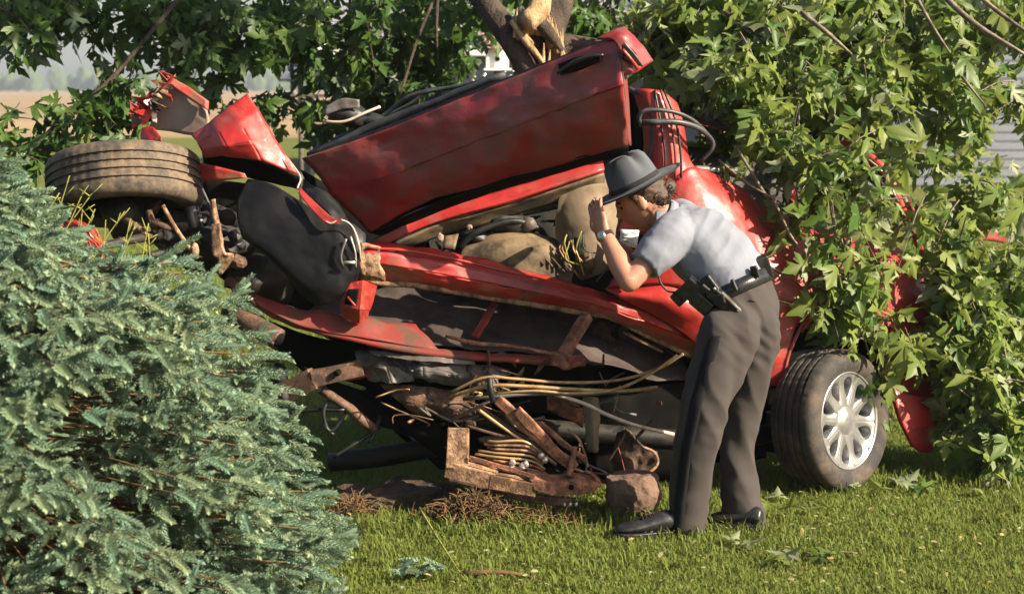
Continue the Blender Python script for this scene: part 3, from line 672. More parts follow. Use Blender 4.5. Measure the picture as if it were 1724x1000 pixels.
blob('torn_padding', (968, 415, 6.90), (0.05, 0.04, 0.055), M['dark_metal'], car, 0.5, 24, 3)
blob('torn_padding', (990, 440, 6.90), (0.03, 0.03, 0.05), M['beige_dirty'], car, 0.5, 30, 3)
for i in range(9):
    a = (965+random.uniform(-14, 18), 395+random.uniform(-12, 20), 6.86)
    tube('loose_wire', [a, (a[0]+random.uniform(-14, 18), a[1]+random.uniform(15, 30), 6.84), (a[0]+random.uniform(-10, 26), a[1]+random.uniform(35, 62), 6.86)], 0.0035, random.choice([M['pipe'], M['black'], M['tan_metal'], M['weed']]), car, 5)
blob('console', (850, 374, 6.98), (0.13, 0.06, 0.05), M['black'], car, 0.2, 12, 3, rot=R(15))
blob('steering_column', (800, 398, 6.96), (0.07, 0.05, 0.03), M['black'], car, 0.25, 12, 3, rot=R(20))
blob('switch_panel', (890, 378, 6.95), (0.035, 0.03, 0.03), M['grey_sheet'], car, 0.2, 12, 2)
tube('steering_wheel', [(770, 420, 6.92), (800, 392, 6.90), (860, 372, 6.92), (905, 384, 6.96), (920, 402, 7.0)], 0.013, M['black'], car, 8)
blob('clip', (790, 382, 6.90), (0.013, 0.010, 0.012), M['board'], car, 0.4, 30, 2, smooth=False)
blob('clip', (741, 400, 6.84), (0.014, 0.012, 0.018), M['board'], car, 0.3, 30, 2, smooth=False)
patch('vent_panel', [[(750, 398, 6.86), (772, 394, 6.86)], [(745, 418, 6.84), (766, 420, 6.84)]], M['beige_dirty'], car, 3, 3, 0.004, 12, thick=0.01)
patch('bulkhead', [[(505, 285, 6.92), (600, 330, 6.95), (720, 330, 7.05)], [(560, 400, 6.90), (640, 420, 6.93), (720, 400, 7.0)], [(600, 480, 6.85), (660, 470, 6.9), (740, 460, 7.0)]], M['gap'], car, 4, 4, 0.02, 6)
patch('under_shade_sheet', [[(420, 525, 6.80), (560, 575, 6.84), (760, 600, 6.88), (1000, 610, 6.95)], [(470, 600, 6.84), (580, 640, 6.88), (760, 680, 6.92), (1000, 700, 7.0)]], M['gap'], car, 5, 5, 0.02, 6)  # black sheet added below the floor in place of shade
for i in range(34):
    x, y = random.uniform(740, 1000), 0; y = 420-(x-740)*0.28+random.uniform(-8, 60); Y0 = 6.99+random.uniform(-0.04, 0.1)
    a = P(x, y, Y0); V = [a+Vector((random.uniform(-1, 1), random.uniform(-0.4, 0.4), random.uniform(-0.7, 0.7)))*random.uniform(0.02, 0.06) for _ in range(6)]
    o = mk('broken_trim', V, [(0, 1, 2), (0, 2, 3), (0, 3, 4), (0, 4, 5)], random.choice([M['black'], M['black'], M['dark_metal'], M['gap'], M['beige_dirty'], M['grey_sheet']]), car); solid(o, 0.005)
# seat belt
tube('seat_belt', [(1034, 425, 6.86), (1030, 440, 6.86), (1020, 455, 6.86), (1005, 472, 6.9)], [(0.004, 0.014)]*4, M['grey_sheet'], car, 6)

# --- door shut pillar and rear quarter
patch('shut_pillar', [[(1066, 150, 6.98), (1090, 150, 6.94), (1118, 156, 6.96), (1140, 175, 7.02)],
                      [(1080, 205, 6.98), (1100, 205, 6.92), (1132, 210, 6.94), (1152, 220, 7.0)],
                      [(1084, 260, 6.98), (1108, 260, 6.91), (1142, 262, 6.93), (1160, 266, 6.98)],
                      [(1070, 320, 6.97), (1105, 320, 6.90), (1150, 318, 6.92), (1180, 300, 6.96)],
                      [(1040, 390, 6.94), (1090, 395, 6.88), (1150, 390, 6.90), (1200, 370, 6.94)]], M['red'], car, 5, 6, 0.003, 9, 0.003, 0.006)
for (dx, m_) in ((0, 'black'), (17, 'red_dark'), (26, 'black')):
    tube('pillar_channel', [(1102+dx*0.6, 152, 6.93), (1112+dx, 205, 6.905), (1120+dx, 262, 6.895), (1118+dx*1.1, 300, 6.895)], 0.005, M[m_], car, 6)
tube('door_seal', [(1058, 150, 6.99), (1086, 165, 6.95), (1098, 200, 6.93), (1098, 245, 6.93), (1086, 275, 6.94), (1076, 300, 6.95)], 0.011, M['rubber'], car, 8)
patch('shut_face', [[(1058, 150, 7.05), (1088, 160, 6.99)], [(1060, 210, 7.05), (1098, 215, 6.97)], [(1055, 290, 7.05), (1088, 280, 6.97)]], M['gap'], car, 3, 5, 0.01, 8)
tube('loose_seal', [(1080, 212, 6.86), (1076, 198, 6.84), (1088, 186, 6.83), (1130, 188, 6.85), (1165, 202, 6.90), (1190, 225, 6.96)], 0.009, M['rubber'], car, 8)
tube('loose_seal', [(1080, 206, 6.86), (1100, 206, 6.83), (1140, 206, 6.85), (1175, 216, 6.90), (1198, 236, 6.95), (1198, 252, 6.96), (1180, 272, 6.97)], [0.010, 0.012, 0.013, 0.012, 0.010, 0.009, 0.008], M['rubber'], car, 8)
quarter = patch('quarter_panel', [
    [(1120, 315, 6.905), (1162, 282, 6.93), (1205, 292, 7.02), (1250, 318, 7.12), (1296, 352, 7.20), (1400, 395, 7.33), (1520, 420, 7.52), (1568, 470, 7.62)],
    [(1105, 370, 6.87), (1160, 345, 6.86), (1220, 350, 6.92), (1270, 375, 7.00), (1318, 405, 7.06), (1410, 430, 7.22), (1520, 450, 7.42), (1578, 500, 7.54)],
    [(1060, 430, 6.86), (1140, 420, 6.82), (1220, 430, 6.86), (1280, 440, 6.92), (1340, 460, 6.98), (1420, 480, 7.14), (1520, 500, 7.36), (1590, 530, 7.50)],
    [(1020, 486, 6.86), (1120, 480, 6.82), (1220, 500, 6.85), (1290, 500, 6.90), (1366, 520, 6.96), (1420, 524, 7.12), (1500, 540, 7.32), (1590, 560, 7.48)],
    ], M['red'], car, 8, 7, 0.006, 5, 0.010, 0.005, 9, label='bright red rear quarter panel dappled with leaf shadow')
patch('quarter_lower_front', [[(1020, 486, 6.865), (1120, 482, 6.825), (1220, 502, 6.855), (1290, 502, 6.905), (1362, 522, 6.96)],
      [(1030, 494, 6.80), (1130, 512, 6.78), (1220, 530, 6.84), (1290, 545, 6.90), (1338, 556, 6.93)],
      [(1150, 560, 6.83), (1185, 566, 6.84), (1230, 590, 6.87), (1290, 600, 6.90), (1326, 600, 6.92)],
      [(1180, 600, 6.90), (1200, 610, 6.89), (1240, 640, 6.90), (1290, 650, 6.92), (1318, 646, 6.92)]], M['red'], car, 6, 6, 0.006, 6, 0.008, seed=9)
# quarter behind the wheel and bumper
patch('quarter_lower_rear', [[(1478, 540, 7.26), (1530, 545, 7.36), (1590, 556, 7.48)], [(1484, 600, 7.24), (1540, 605, 7.34), (1592, 610, 7.46)], [(1490, 660, 7.24), (1540, 670, 7.32), (1590, 670, 7.44)]], M['red'], car, 5, 5, 0.008, 7, 0.008)
patch('rear_bumper', [[(1500, 650, 7.20), (1545, 668, 7.26), (1592, 660, 7.40)], [(1512, 700, 7.16), (1550, 712, 7.22), (1594, 700, 7.38)], [(1535, 752, 7.18), (1562, 762, 7.22), (1590, 740, 7.36)]], M['red'], car, 5, 5, 0.008, 8, thick=0.02, label='red rear bumper end hanging low in the leaves')
blob('tail_lamp', (1581, 560, 7.40), (0.022, 0.02, 0.045), M['amber'], car, 0.1, 8, 2)
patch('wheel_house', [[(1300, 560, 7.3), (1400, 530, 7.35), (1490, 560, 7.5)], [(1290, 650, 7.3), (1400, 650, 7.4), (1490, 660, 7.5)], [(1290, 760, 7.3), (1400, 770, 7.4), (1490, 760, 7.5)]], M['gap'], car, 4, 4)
tube('arch_lip', [(1318, 646, 6.91), (1330, 590, 6.92), (1362, 532, 6.95), (1400, 522, 7.06), (1440, 530, 7.15), (1475, 570, 7.22), (1492, 640, 7.22)], [0.008]*7, M['red'], car, 6)
tube('torn_strip', [(1350, 560, 6.93), (1362, 540, 6.91), (1372, 522, 6.92)], [0.004, 0.009, 0.004], M['red_light'], car, 6)
# rear glass frame, far pillars
tube('quarter_glass_rail', [(1165, 284, 6.98), (1215, 288, 7.06), (1260, 305, 7.13), (1305, 345, 7.20), (1325, 400, 7.24)], 0.014, M['grey_sheet'], car, 8)
tube('rear_pillar', [(1318, 200, 7.65), (1322, 270, 7.5), (1330, 330, 7.4), (1345, 400, 7.25)], [0.022, 0.024, 0.026, 0.03], M['red'], car, 8)
tube('hatch_frame', [(1400, 235, 7.6), (1448, 255, 7.48), (1490, 290, 7.42), (1515, 345, 7.42), (1540, 400, 7.46), (1560, 440, 7.5)], [0.014, 0.022, 0.024, 0.022, 0.018, 0.012], M['red'], car, 8)
tube('hatch_seal', [(1438, 262, 7.44), (1478, 300, 7.38), (1502, 345, 7.38)], 0.012, M['black'], car, 8)
tube('hatch_trim', [(1444, 256, 7.43), (1486, 290, 7.365), (1512, 340, 7.37)], 0.005, M['bright'], car, 6)
tube('hatch_seal', [(1530, 340, 7.42), (1545, 375, 7.43), (1558, 412, 7.45)], 0.011, M['red_dark'], car, 8)
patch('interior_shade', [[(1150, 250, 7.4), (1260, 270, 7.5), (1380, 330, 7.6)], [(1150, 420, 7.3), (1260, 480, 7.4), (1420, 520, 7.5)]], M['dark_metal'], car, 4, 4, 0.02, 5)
patch('far_quarter', [[(1620, 395, 8.2), (1660, 385, 8.3), (1692, 395, 8.4)], [(1615, 410, 8.2), (1660, 405, 8.3), (1690, 410, 8.4)]], M['red_dark'], car, 4, 3, 0.01, 8, thick=0.02)
patch('roof', [[(700, 250, 6.95), (900, 200, 7.0), (1080, 180, 7.1), (1300, 240, 7.6)], [(700, 220, 7.6), (900, 190, 7.7), (1080, 190, 7.8), (1320, 230, 8.2)]], M['red_dusty'], car, 6, 6, 0.04, 4, 0.04, label='crushed roof skin')
# white tag on the shut pillar
tg = patch('label', [[(1045, 386, 6.845), (1076, 388, 6.835)], [(1042, 414, 6.84), (1072, 418, 6.83)]], M['white'], car, 2, 2, thick=0.003, label='white sticker with small print on the door pillar')
for i, (x0, x1, yy) in enumerate(((1049, 1060, 393), (1063, 1071, 392), (1048, 1066, 400), (1047, 1058, 406), (1062, 1069, 408))):
    tube('print_line', [(x0, yy, 6.8375), (x1, yy+1, 6.8335)], 0.0016, M['grey_sheet'], tg, 4, k=1)

# --- engine bay and underside, front
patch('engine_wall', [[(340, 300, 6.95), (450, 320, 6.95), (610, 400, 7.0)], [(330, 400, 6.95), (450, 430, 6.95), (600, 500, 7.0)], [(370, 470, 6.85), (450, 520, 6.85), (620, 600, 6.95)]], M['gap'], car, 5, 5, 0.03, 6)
blob('engine_block', (350, 400, 6.92), (0.22, 0.2, 0.14), M['dark_metal'], car, 0.25, 9, 4, rot=R(20))
blob('gearbox', (440, 470, 6.90), (0.14, 0.15, 0.11), M['dark_metal'], car, 0.25, 9, 4)
for i in range(14):
    px, py = random.uniform(240, 420), random.uniform(350, 450)
    blob('engine_part', (px, py, 6.66+random.uniform(0, 0.12)), (random.uniform(0.02, 0.05), 0.03, random.uniform(0.015, 0.035)), random.choice([M['dark_metal'], M['black'], M['brown_metal']]), car, 0.25, 14, 2, rot=random.uniform(-1, 1), smooth=False)
tube('damper', [(322, 350, 6.62), (330, 385, 6.60)], [0.028, 0.028], M['black'], car, 12, k=3)
for yy in (358, 366, 374): tube('damper_ring', [(319+(yy-358)*0.25, yy, 6.60), (337+(yy-358)*0.25, yy-3, 6.60)], 0.006, M['grey_sheet'], car, 6, k=1)
tube('tie_rod', [(274, 346, 6.55), (296, 385, 6.54), (332, 436, 6.54)], 0.009, M['tan_metal'], car, 8)
blob('ball_joint', (328, 422, 6.54), (0.018, 0.018, 0.03), M['tan_metal'], car, 0.15, 12, 2)
tube('steering_arm', [(358, 335, 6.56), (363, 375, 6.55), (368, 405, 6.54), (372, 440, 6.54)], [0.010, 0.014, 0.02, 0.012], M['tan_metal'], car, 8, amp=0.004)
patch('knuckle', [[(358, 378, 6.53), (370, 376, 6.52)], [(358, 425, 6.52), (378, 424, 6.51)], [(366, 436, 6.52), (394, 430, 6.52)], [(368, 462, 6.53), (374, 462, 6.53)]], M['tan_metal'], car, 4, 4, 0.006, 14, thick=0.014)
tube('brake_hose', [(340, 318, 6.60), (352, 345, 6.58), (356, 365, 6.56), (352, 380, 6.56)], 0.006, M['rubber'], car, 6)
for (a, b) in (((205, 365, 6.6), (255, 400, 6.56)), ((250, 355, 6.6), (262, 392, 6.56)), ((255, 376, 6.55), (290, 384, 6.55))):
    tube('suspension_link', [a, b], 0.014, M['brown_metal'], car, 8, k=1)
tube('hub_stub', [(205, 345, 6.7), (215, 395, 6.66)], [0.09, 0.06], M['dark_metal'], car, 14, k=2)
tube('frame_horn', [(385, 520, 6.62), (430, 548, 6.56), (470, 572, 6.52)], [0.045, 0.045, 0.042], M['brown_metal'], car, 16)
tube('horn_bore', [(462, 568, 6.525), (471, 573, 6.512)], [0.029, 0.029], M['gap'], car, 14, k=1)
tube('thin_rod', [(398, 478, 6.55), (415, 496, 6.55), (432, 514, 6.55)], 0.004, M['pipe'], car, 6)
beam('control_arm', (458, 674, 6.62), (530, 636, 6.57), 0.05, 0.085, M['brown_metal'], car, amp=0.004, cuts=4, bev=0.004)
beam('control_arm', (524, 638, 6.57), (610, 618, 6.60), 0.05, 0.065, M['brown_metal'], car, amp=0.004, cuts=4, bev=0.004)
beam('arm_flange', (462, 660, 6.585), (606, 606, 6.57), 0.012, 0.012, M['tan_metal'], car, amp=0.003, cuts=6, bev=0.002)
tube('arm_hole', [(568, 628, 6.535), (570, 626, 6.56)], 0.012, M['gap'], car, 10, k=1)
blob('bush', (478, 668, 6.60), (0.03, 0.04, 0.06), M['black'], car, 0.2, 14, 3)
tube('cross_member', [(556, 778, 6.95), (640, 768, 6.92), (740, 752, 6.90)], [0.04, 0.045, 0.04], M['dark_metal'], car, 12)
blob('bush', (470, 632, 6.64), (0.035, 0.04, 0.05), M['black'], car, 0.2, 14, 3)
tube('strut_bar', [(540, 655, 6.60), (590, 690, 6.62), (630, 725, 6.66)], [0.018, 0.024, 0.02], M['brown_metal'], car, 8, amp=0.006)
for pts in ([(560, 665, 6.62), (545, 690, 6.6), (550, 720, 6.6), (562, 732, 6.6)], [(585, 690, 6.62), (560, 725, 6.6), (545, 715, 6.6)], [(490, 695, 6.65), (530, 690, 6.62), (580, 690, 6.6)],
            [(640, 720, 6.7), (600, 745, 6.66), (560, 770, 6.64)], [(640, 700, 6.7), (630, 730, 6.68), (620, 745, 6.66)], [(425, 600, 6.6), (460, 606, 6.58), (490, 592, 6.58)]):
    tube('hose', pts, 0.008, M['black'], car, 6)
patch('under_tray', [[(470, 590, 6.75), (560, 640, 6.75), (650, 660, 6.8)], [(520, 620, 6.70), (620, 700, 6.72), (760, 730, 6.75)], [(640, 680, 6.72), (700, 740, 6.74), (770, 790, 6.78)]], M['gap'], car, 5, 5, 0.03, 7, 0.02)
patch('tank_shield', [[(596, 590, 6.66), (640, 596, 6.60), (690, 598, 6.62)], [(604, 612, 6.60), (650, 618, 6.55), (700, 622, 6.58)], [(622, 640, 6.62), (660, 646, 6.56), (698, 642, 6.58)]], M['grey_sheet'], car, 7, 7, 0.008, 12, 0.014, 0.004, 12, sharp=True, split=True, rag=0.008, label='crumpled grey heat shield')
patch('shield_sheet', [[(680, 600, 6.60), (750, 608, 6.56), (860, 622, 6.66)], [(690, 624, 6.53), (760, 630, 6.50), (840, 640, 6.60)], [(700, 640, 6.57), (770, 652, 6.54), (840, 656, 6.62)]], M['grey_sheet'], car, 8, 7, 0.010, 11, 0.016, 0.004, 22, sharp=True, split=True, rag=0.008)
patch('shield_sheet', [[(636, 646, 6.62), (710, 650, 6.56), (800, 660, 6.60)], [(672, 676, 6.58), (735, 682, 6.54), (800, 690, 6.58)], [(712, 696, 6.60), (755, 708, 6.57), (800, 716, 6.60)]], M['brown_metal'], car, 8, 7, 0.008, 11, 0.014, 0.004, 32, sharp=True, split=True, rag=0.008)
patch('shield_sheet', [[(620, 588, 6.57), (720, 600, 6.53), (800, 606, 6.56)], [(626, 596, 6.55), (720, 609, 6.51), (800, 614, 6.55)]], M['grey_sheet'], car, 8, 4, 0.006, 14, 0.008, 0.004, 42, split=True, rag=0.004)
patch('lower_shade_sheet', [[(600, 610, 7.05), (900, 620, 7.1), (1150, 600, 7.15), (1290, 560, 7.2)], [(640, 700, 7.0), (900, 720, 7.05), (1150, 720, 7.1), (1290, 720, 7.15)], [(740, 790, 6.95), (900, 800, 7.0), (1150, 780, 7.15), (1290, 770, 7.2)]], M['gap'], car, 5, 5, 0.03, 5)  # black backing sheet, shade behind the underside put into its colour
for i in range(10):
    px, py = random.uniform(1000, 1120), random.uniform(560, 600)
    blob('mud_clod', (px, py, 6.98+random.uniform(-0.05, 0.06)), (random.uniform(0.02, 0.045),)*3, M['brown_metal'], car, 0.4, 18, 2, smooth=False)
tube('exhaust', [(1050, 560, 6.86), (1090, 580, 6.88), (1115, 592, 6.9)], 0.006, M['tan_metal'], car, 8)
# bundle of fuel and brake pipes
for pts, m_, r_ in (([(760, 660, 6.50), (815, 636, 6.46), (870, 638, 6.46), (950, 644, 6.48), (1040, 640, 6.54), (1110, 620, 6.60), (1150, 596, 6.66)], 'pipe', 0.006),
                  ([(758, 668, 6.50), (818, 650, 6.45), (880, 650, 6.45), (960, 655, 6.46), (1050, 658, 6.50), (1106, 652, 6.54)], 'pipe', 0.0075),
                  ([(826, 662, 6.47), (900, 658, 6.45), (960, 662, 6.46), (1030, 657, 6.48), (1090, 632, 6.56), (1140, 598, 6.64)], 'pipe', 0.006),
                  ([(780, 672, 6.50), (830, 668, 6.46), (900, 663, 6.46), (980, 664, 6.47), (1060, 658, 6.52)], 'grey_sheet', 0.007),
                  ([(930, 662, 6.47), (985, 680, 6.46), (1020, 697, 6.47), (1070, 716, 6.52), (1134, 731, 6.60)], 'pipe_pale', 0.008),
                  ([(762, 706, 6.50), (795, 690, 6.48), (826, 674, 6.47)], 'grey_sheet', 0.007),
                  ([(798, 684, 6.48), (850, 722, 6.46), (905, 758, 6.46), (936, 782, 6.48)], 'pipe', 0.007),
                  ([(806, 682, 6.49), (860, 722, 6.47), (914, 756, 6.47), (940, 774, 6.5)], 'brown_metal', 0.006),
                  ([(785, 716, 6.50), (830, 730, 6.47), (880, 738, 6.47)], 'brown_metal', 0.007)):
    tube('pipe', pts, r_, M[m_], car, 8, k=5)
tube('pipe_clip', [(824, 636, 6.44), (826, 656, 6.43), (830, 676, 6.44)], 0.012, M['black'], car, 8)
tube('hanger', [(822, 590, 6.58), (824, 610, 6.52), (823, 636, 6.46)], 0.005, M['brown_metal'], car, 6)
beam('hanger_strap', (792, 628, 6.54), (812, 642, 6.5), 0.012, 0.02, M['tan_metal'], car)
# torn subframe hanging to the ground
sf = beam('subframe', (772, 720, 6.48), (770, 788, 6.45), 0.10, 0.085, M['tan_metal'], car, up=(1, 0, 0), amp=0.004, cuts=5, bev=0.004, label='torn mud covered subframe resting on the lawn')
beam('subframe_rail', (754, 786, 6.45), (834, 808, 6.41), 0.08, 0.065, M['tan_metal'], sf, amp=0.004, cuts=5, bev=0.004)
beam('subframe_rail', (826, 808, 6.412), (905, 822, 6.39), 0.08, 0.055, M['tan_metal'], sf, amp=0.004, cuts=5, bev=0.004)
beam('rail_flange', (790, 770, 6.40), (900, 802, 6.36), 0.008, 0.018, M['orange'], sf, amp=0.004, cuts=8, bev=0.002)
beam('rail_flange', (756, 806, 6.40), (900, 838, 6.36), 0.010, 0.012, M['brown_metal'], sf, amp=0.004, cuts=8, bev=0.002)
# torn wires, hoses and slivers of sheet all through the underside
for i in range(46):
    x, y = random.uniform(600, 1010), random.uniform(612, 800); Y0 = 6.54+random.uniform(-0.06, 0.16)
    if y > 720 and x < 740: continue
    pts = [(x, y, Y0)]
    for q in range(random.randint(2, 4)): pts.append((pts[-1][0]+random.uniform(-14, 46), pts[-1][1]+random.uniform(-14, 26), Y0+random.uniform(-0.03, 0.03)))
    tube('wire', pts, random.choice([0.0025, 0.0035, 0.0055]), random.choice([M['black'], M['black'], M['pipe'], M['brown_metal'], M['grey_sheet'], M['tan_metal']]), car, 5, k=3)
for i in range(44):
    x, y = random.uniform(610, 1120), random.uniform(605, 800); Y0 = 6.60+random.uniform(-0.05, 0.2)
    if y > 720 and x < 740: continue
    a = P(x, y, Y0); d = Vector((random.uniform(-1, 1), random.uniform(-0.3, 0.3), random.uniform(-0.8, 0.5))).normalized()*random.uniform(0.04, 0.13); e = Vector((random.uniform(-0.3, 0.3), random.uniform(-0.5, 0.5), 1)).normalized()*random.uniform(0.008, 0.028)
    V = [a, a+e, a+d*0.5+e*random.uniform(0.8, 1.3)+Vector((0, random.uniform(-0.02, 0.02), 0)), a+d*0.5-e*0.2, a+d+e*0.3, a+d]
    o = mk('torn_sheet', V, [(0, 3, 2, 1), (3, 5, 4, 2)], random.choice([M['orange'], M['tan_metal'], M['brown_metal'], M['grey_sheet'], M['red_dark'], M['dark_metal']]), car); solid(o, 0.003)
patch('subframe_plate', [[(884, 788, 6.44), (925, 798, 6.42), (970, 796, 6.42), (1000, 806, 6.44)],
                         [(890, 806, 6.36), (930, 812, 6.34), (980, 812, 6.34), (1013, 816, 6.38)],
                         [(900, 826, 6.35), (930, 834, 6.33), (972, 832, 6.33), (998, 828, 6.37)]], M['orange'], sf, 7, 6, 0.003, 12, 0.005, 0.006, 15, sharp=True, split=True, rag=0.006)
tube('plate_hole', [(962, 820, 6.325), (963, 821, 6.36)], 0.010, M['gap'], sf, 10, k=1)
patch('subframe_lower', [[(800, 812, 6.44), (890, 830, 6.38), (970, 838, 6.36)], [(830, 828, 6.42), (890, 846, 6.38), (960, 852, 6.36)]], M['brown_metal'], car, 6, 3, 0.01, 12, thick=0.015)
beam('strap', (836, 672, 6.46), (968, 790, 6.42), 0.02, 0.045, M['orange'], car, amp=0.008, cuts=8, up=(0.6, -0.2, 0.8))
beam('strap', (870, 690, 6.44), (950, 772, 6.42), 0.015, 0.04, M['orange'], car, amp=0.01, cuts=7, up=(0.6, -0.2, 0.8))
beam('strap', (908, 712, 6.46), (986, 774, 6.44), 0.012, 0.022, M['orange'], car, amp=0.006, cuts=6, up=(0.6, -0.2, 0.8))
tube('strap', [(955, 722, 6.48), (975, 740, 6.47), (985, 768, 6.46), (990, 786, 6.46)], [(0.004, 0.012)]*4, M['tan_metal'], car, 6)
tube('strut', [(968, 752, 6.42), (964, 775, 6.40), (958, 802, 6.38)], [0.008, 0.012, 0.014], M['orange'], car, 6, amp=0.003)
tube('strut', [(984, 792, 6.40), (1000, 802, 6.39), (1010, 816, 6.40)], [0.007, 0.009, 0.012], M['orange'], car, 6, amp=0.003)
for i in range(8):
    y0 = 742+i*5.5
    tube('leaf_strip', [(792+random.uniform(0, 30), y0, 6.47), (840, y0+2+i, 6.44), (880+i*4, y0+i*3, 6.44), (905+i*3, y0+14+i*3, 6.45)], 0.0055, random.choice([M['pipe'], M['tan_metal'], M['orange'], M['pipe_pale']]), car, 6, amp=0.002)
for i in range(5):
    blob('bolt', (880+random.uniform(-20, 40), 775+random.uniform(-10, 10), 6.42), (0.014, 0.014, 0.014), M['bright'], car, 0.3, 30, 2, smooth=False)
for i in range(3):
    for r_ in (0, 1):
        blob('spring_end', (952+i*10-r_*2, 832+r_*17, 6.35), (0.007, 0.008, 0.015-r_*0.004), M['bright'], car, 0.2, 30, 2)
patch('damper_sleeve', [[(980, 668, 6.62), (1000, 668, 6.60), (1006, 672, 6.64)], [(984, 710, 6.60), (998, 710, 6.58), (1008, 712, 6.62)], [(990, 760, 6.62), (1000, 762, 6.60), (1006, 762, 6.64)]], M['beige'], car, 4, 5, 0.01, 12)
patch('spring_seat', [[(920, 668, 6.72), (955, 672, 6.68), (985, 690, 6.72)], [(920, 690, 6.74), (955, 704, 6.70), (980, 720, 6.74)]], M['orange'], car, 4, 4, 0.02, 10)
patch('silencer', [[(1042, 715, 6.78), (1062, 726, 6.74), (1085, 752, 6.72), (1106, 760, 6.72)], [(1038, 740, 6.78), (1058, 760, 6.74), (1075, 772, 6.72), (1106, 775, 6.70)], [(1030, 790, 6.78), (1050, 800, 6.72), (1080, 806, 6.70), (1104, 790, 6.70)]], M['brown_metal'], car, 5, 5, 0.014, 10, 0.01)
tube('silencer_seam', [(1080, 752, 6.70), (1102, 762, 6.68), (1106, 782, 6.67), (1082, 800, 6.67), (1040, 802, 6.68)], 0.007, M['tan_metal'], car, 6)
patch('rear_shade_sheet', [[(1000, 640, 6.98), (1060, 650, 6.96), (1200, 640, 6.98)], [(1000, 800, 6.94), (1060, 815, 6.92), (1200, 800, 6.96)]], M['gap'], car, 5, 5, 0.03, 7)  # near-black sheet, painted shade for the depth behind the silencer
tube('driveshaft', [(700, 690, 6.9), (900, 720, 6.9), (1200, 740, 6.98), (1340, 720, 7.1)], 0.04, M['dark_metal'], car, 12)
beam('rear_axle', (1290, 715, 7.15), (1420, 700, 7.5), 0.1, 0.1, M['dark_metal'], car)

# ---------------------------------------------------------------- pieces lying on the lawn
g = G(1068, 880)
bm = bmesh.new(); bmesh.ops.create_icosphere(bm, subdivisions=5, radius=1)
for v in bm.verts:
    d = v.co
    q = Vector((d.x*0.115, d.y*0.10, d.z*0.11))
    q.x = max(min(q.x, 0.10), -0.10); q.z = min(q.z, 0.068+q.x*0.12); q.z = max(q.z, -0.10)
    q *= 1+0.10*fractal(d, 1.6, 4)+0.025*fractal(d, 7, 2)
    v.co = Vector((g.x, g.y+0.10, 0.098))+q
me = bpy.data.meshes.new('debris_lump'); bm.to_mesh(me); bm.free()
M['debris'] = two_tone('muddy_brown_debris', (0.13, 0.078, 0.055), (0.075, 0.044, 0.03), 9, 0.35, 0.7, (0.8, 0.9), bump=0.4)
tag(link('debris_lump', me, M['debris']), 'brown mud covered lump lying on grass beside the black shoe', 'debris')
# ================================================================ THE OFFICER
M['skin'] = two_tone('warm_skin', (0.33, 0.16, 0.105), (0.28, 0.13, 0.085), 20, 0.35, 0.7, (0.45, 0.55), bump=0.06)  # skin tone with slight random variation
M['skin'].node_tree.nodes['Principled BSDF'].inputs['Subsurface Weight'].default_value = 0.12
M['skin'].node_tree.nodes['Principled BSDF'].inputs['Subsurface Radius'].default_value = (0.01, 0.004, 0.002)
def cloth(name, a, scale=900, var=0.85):
    k = N(name); f = k.ramp(k.noise(6, 4), [(0.3, k.g(0)), (0.7, k.g(1))])
    k.set(Base_Color=k.mix(f, a, tuple(x*var for x in a)), Roughness=0.9); k.b.inputs['Sheen Weight'].default_value = 0.03
    k.b.inputs['Specular IOR Level'].default_value = 0.2
    k.bump(k.noise(scale*0.3, 3, 0.7), 0.25, 0.002); return k.m
M['shirt'] = cloth('grey_uniform_shirt', (0.165, 0.175, 0.21))
M['trousers'] = cloth('charcoal_uniform_trousers', (0.044, 0.037, 0.034))
M['stripe'] = cloth('black_trouser_stripe', (0.004, 0.004, 0.006))
M['felt'] = cloth('grey_felt_hat', (0.075, 0.082, 0.092))
M['felt_dark'] = cloth('dark_hat_band', (0.02, 0.02, 0.022))
M['hair'] = two_tone('dark_brown_hair', (0.028, 0.013, 0.007), (0.06, 0.028, 0.014), 60, 0.4, 0.65, (0.4, 0.6), bump=0.6, stretch=(1, 1, 0.3))
M['leather'] = two_tone('black_leather', (0.012, 0.012, 0.013), (0.022, 0.021, 0.021), 30, 0.4, 0.7, (0.22, 0.4), bump=0.15)
M['steel'] = two_tone('brushed_steel', (0.5, 0.5, 0.5), (0.36, 0.36, 0.36), 40, 0.4, 0.7, (0.2, 0.35), 0.9, bump=0.05)
def vloft(path, radii, left, seg=28, k=5):
    """closed body of elliptical rings; left = one vector or one for each ring"""
    n = len(path)
    lf = [Vector(left)]*n if not isinstance(left, list) else [Vector(q) for q in left]
    pts = spline(path, k); rr = []; ll = []
    for i in range(n-1):
        for j in range(k):
            t = j/k; s = t*t*(3-2*t)
            rr.append((radii[i][0]*(1-s)+radii[i+1][0]*s, radii[i][1]*(1-s)+radii[i+1][1]*s)); ll.append(lf[i].lerp(lf[i+1], t))
    rr.append(radii[-1]); ll.append(lf[-1])
    V = []; Fc = []; m = len(pts)
    for i in range(m):
        t = (pts[min(i+1, m-1)]-pts[max(i-1, 0)]).normalized(); a = (ll[i]-t*ll[i].dot(t)).normalized(); b = t.cross(a)
        for j in range(seg):
            q = 2*math.pi*j/seg; V.append(pts[i]+a*math.cos(q)*rr[i][0]+b*math.sin(q)*rr[i][1])
    for i in range(m-1):
        for j in range(seg): Fc.append((i*seg+j, i*seg+(j+1) % seg, (i+1)*seg+(j+1) % seg, (i+1)*seg+j))
    V.append(pts[0]); V.append(pts[-1]); c0, c1 = len(V)-2, len(V)-1
    for j in range(seg):
        Fc.append((c0, (j+1) % seg, j)); Fc.append((c1, (m-1)*seg+j, (m-1)*seg+(j+1) % seg))
    return V, Fc
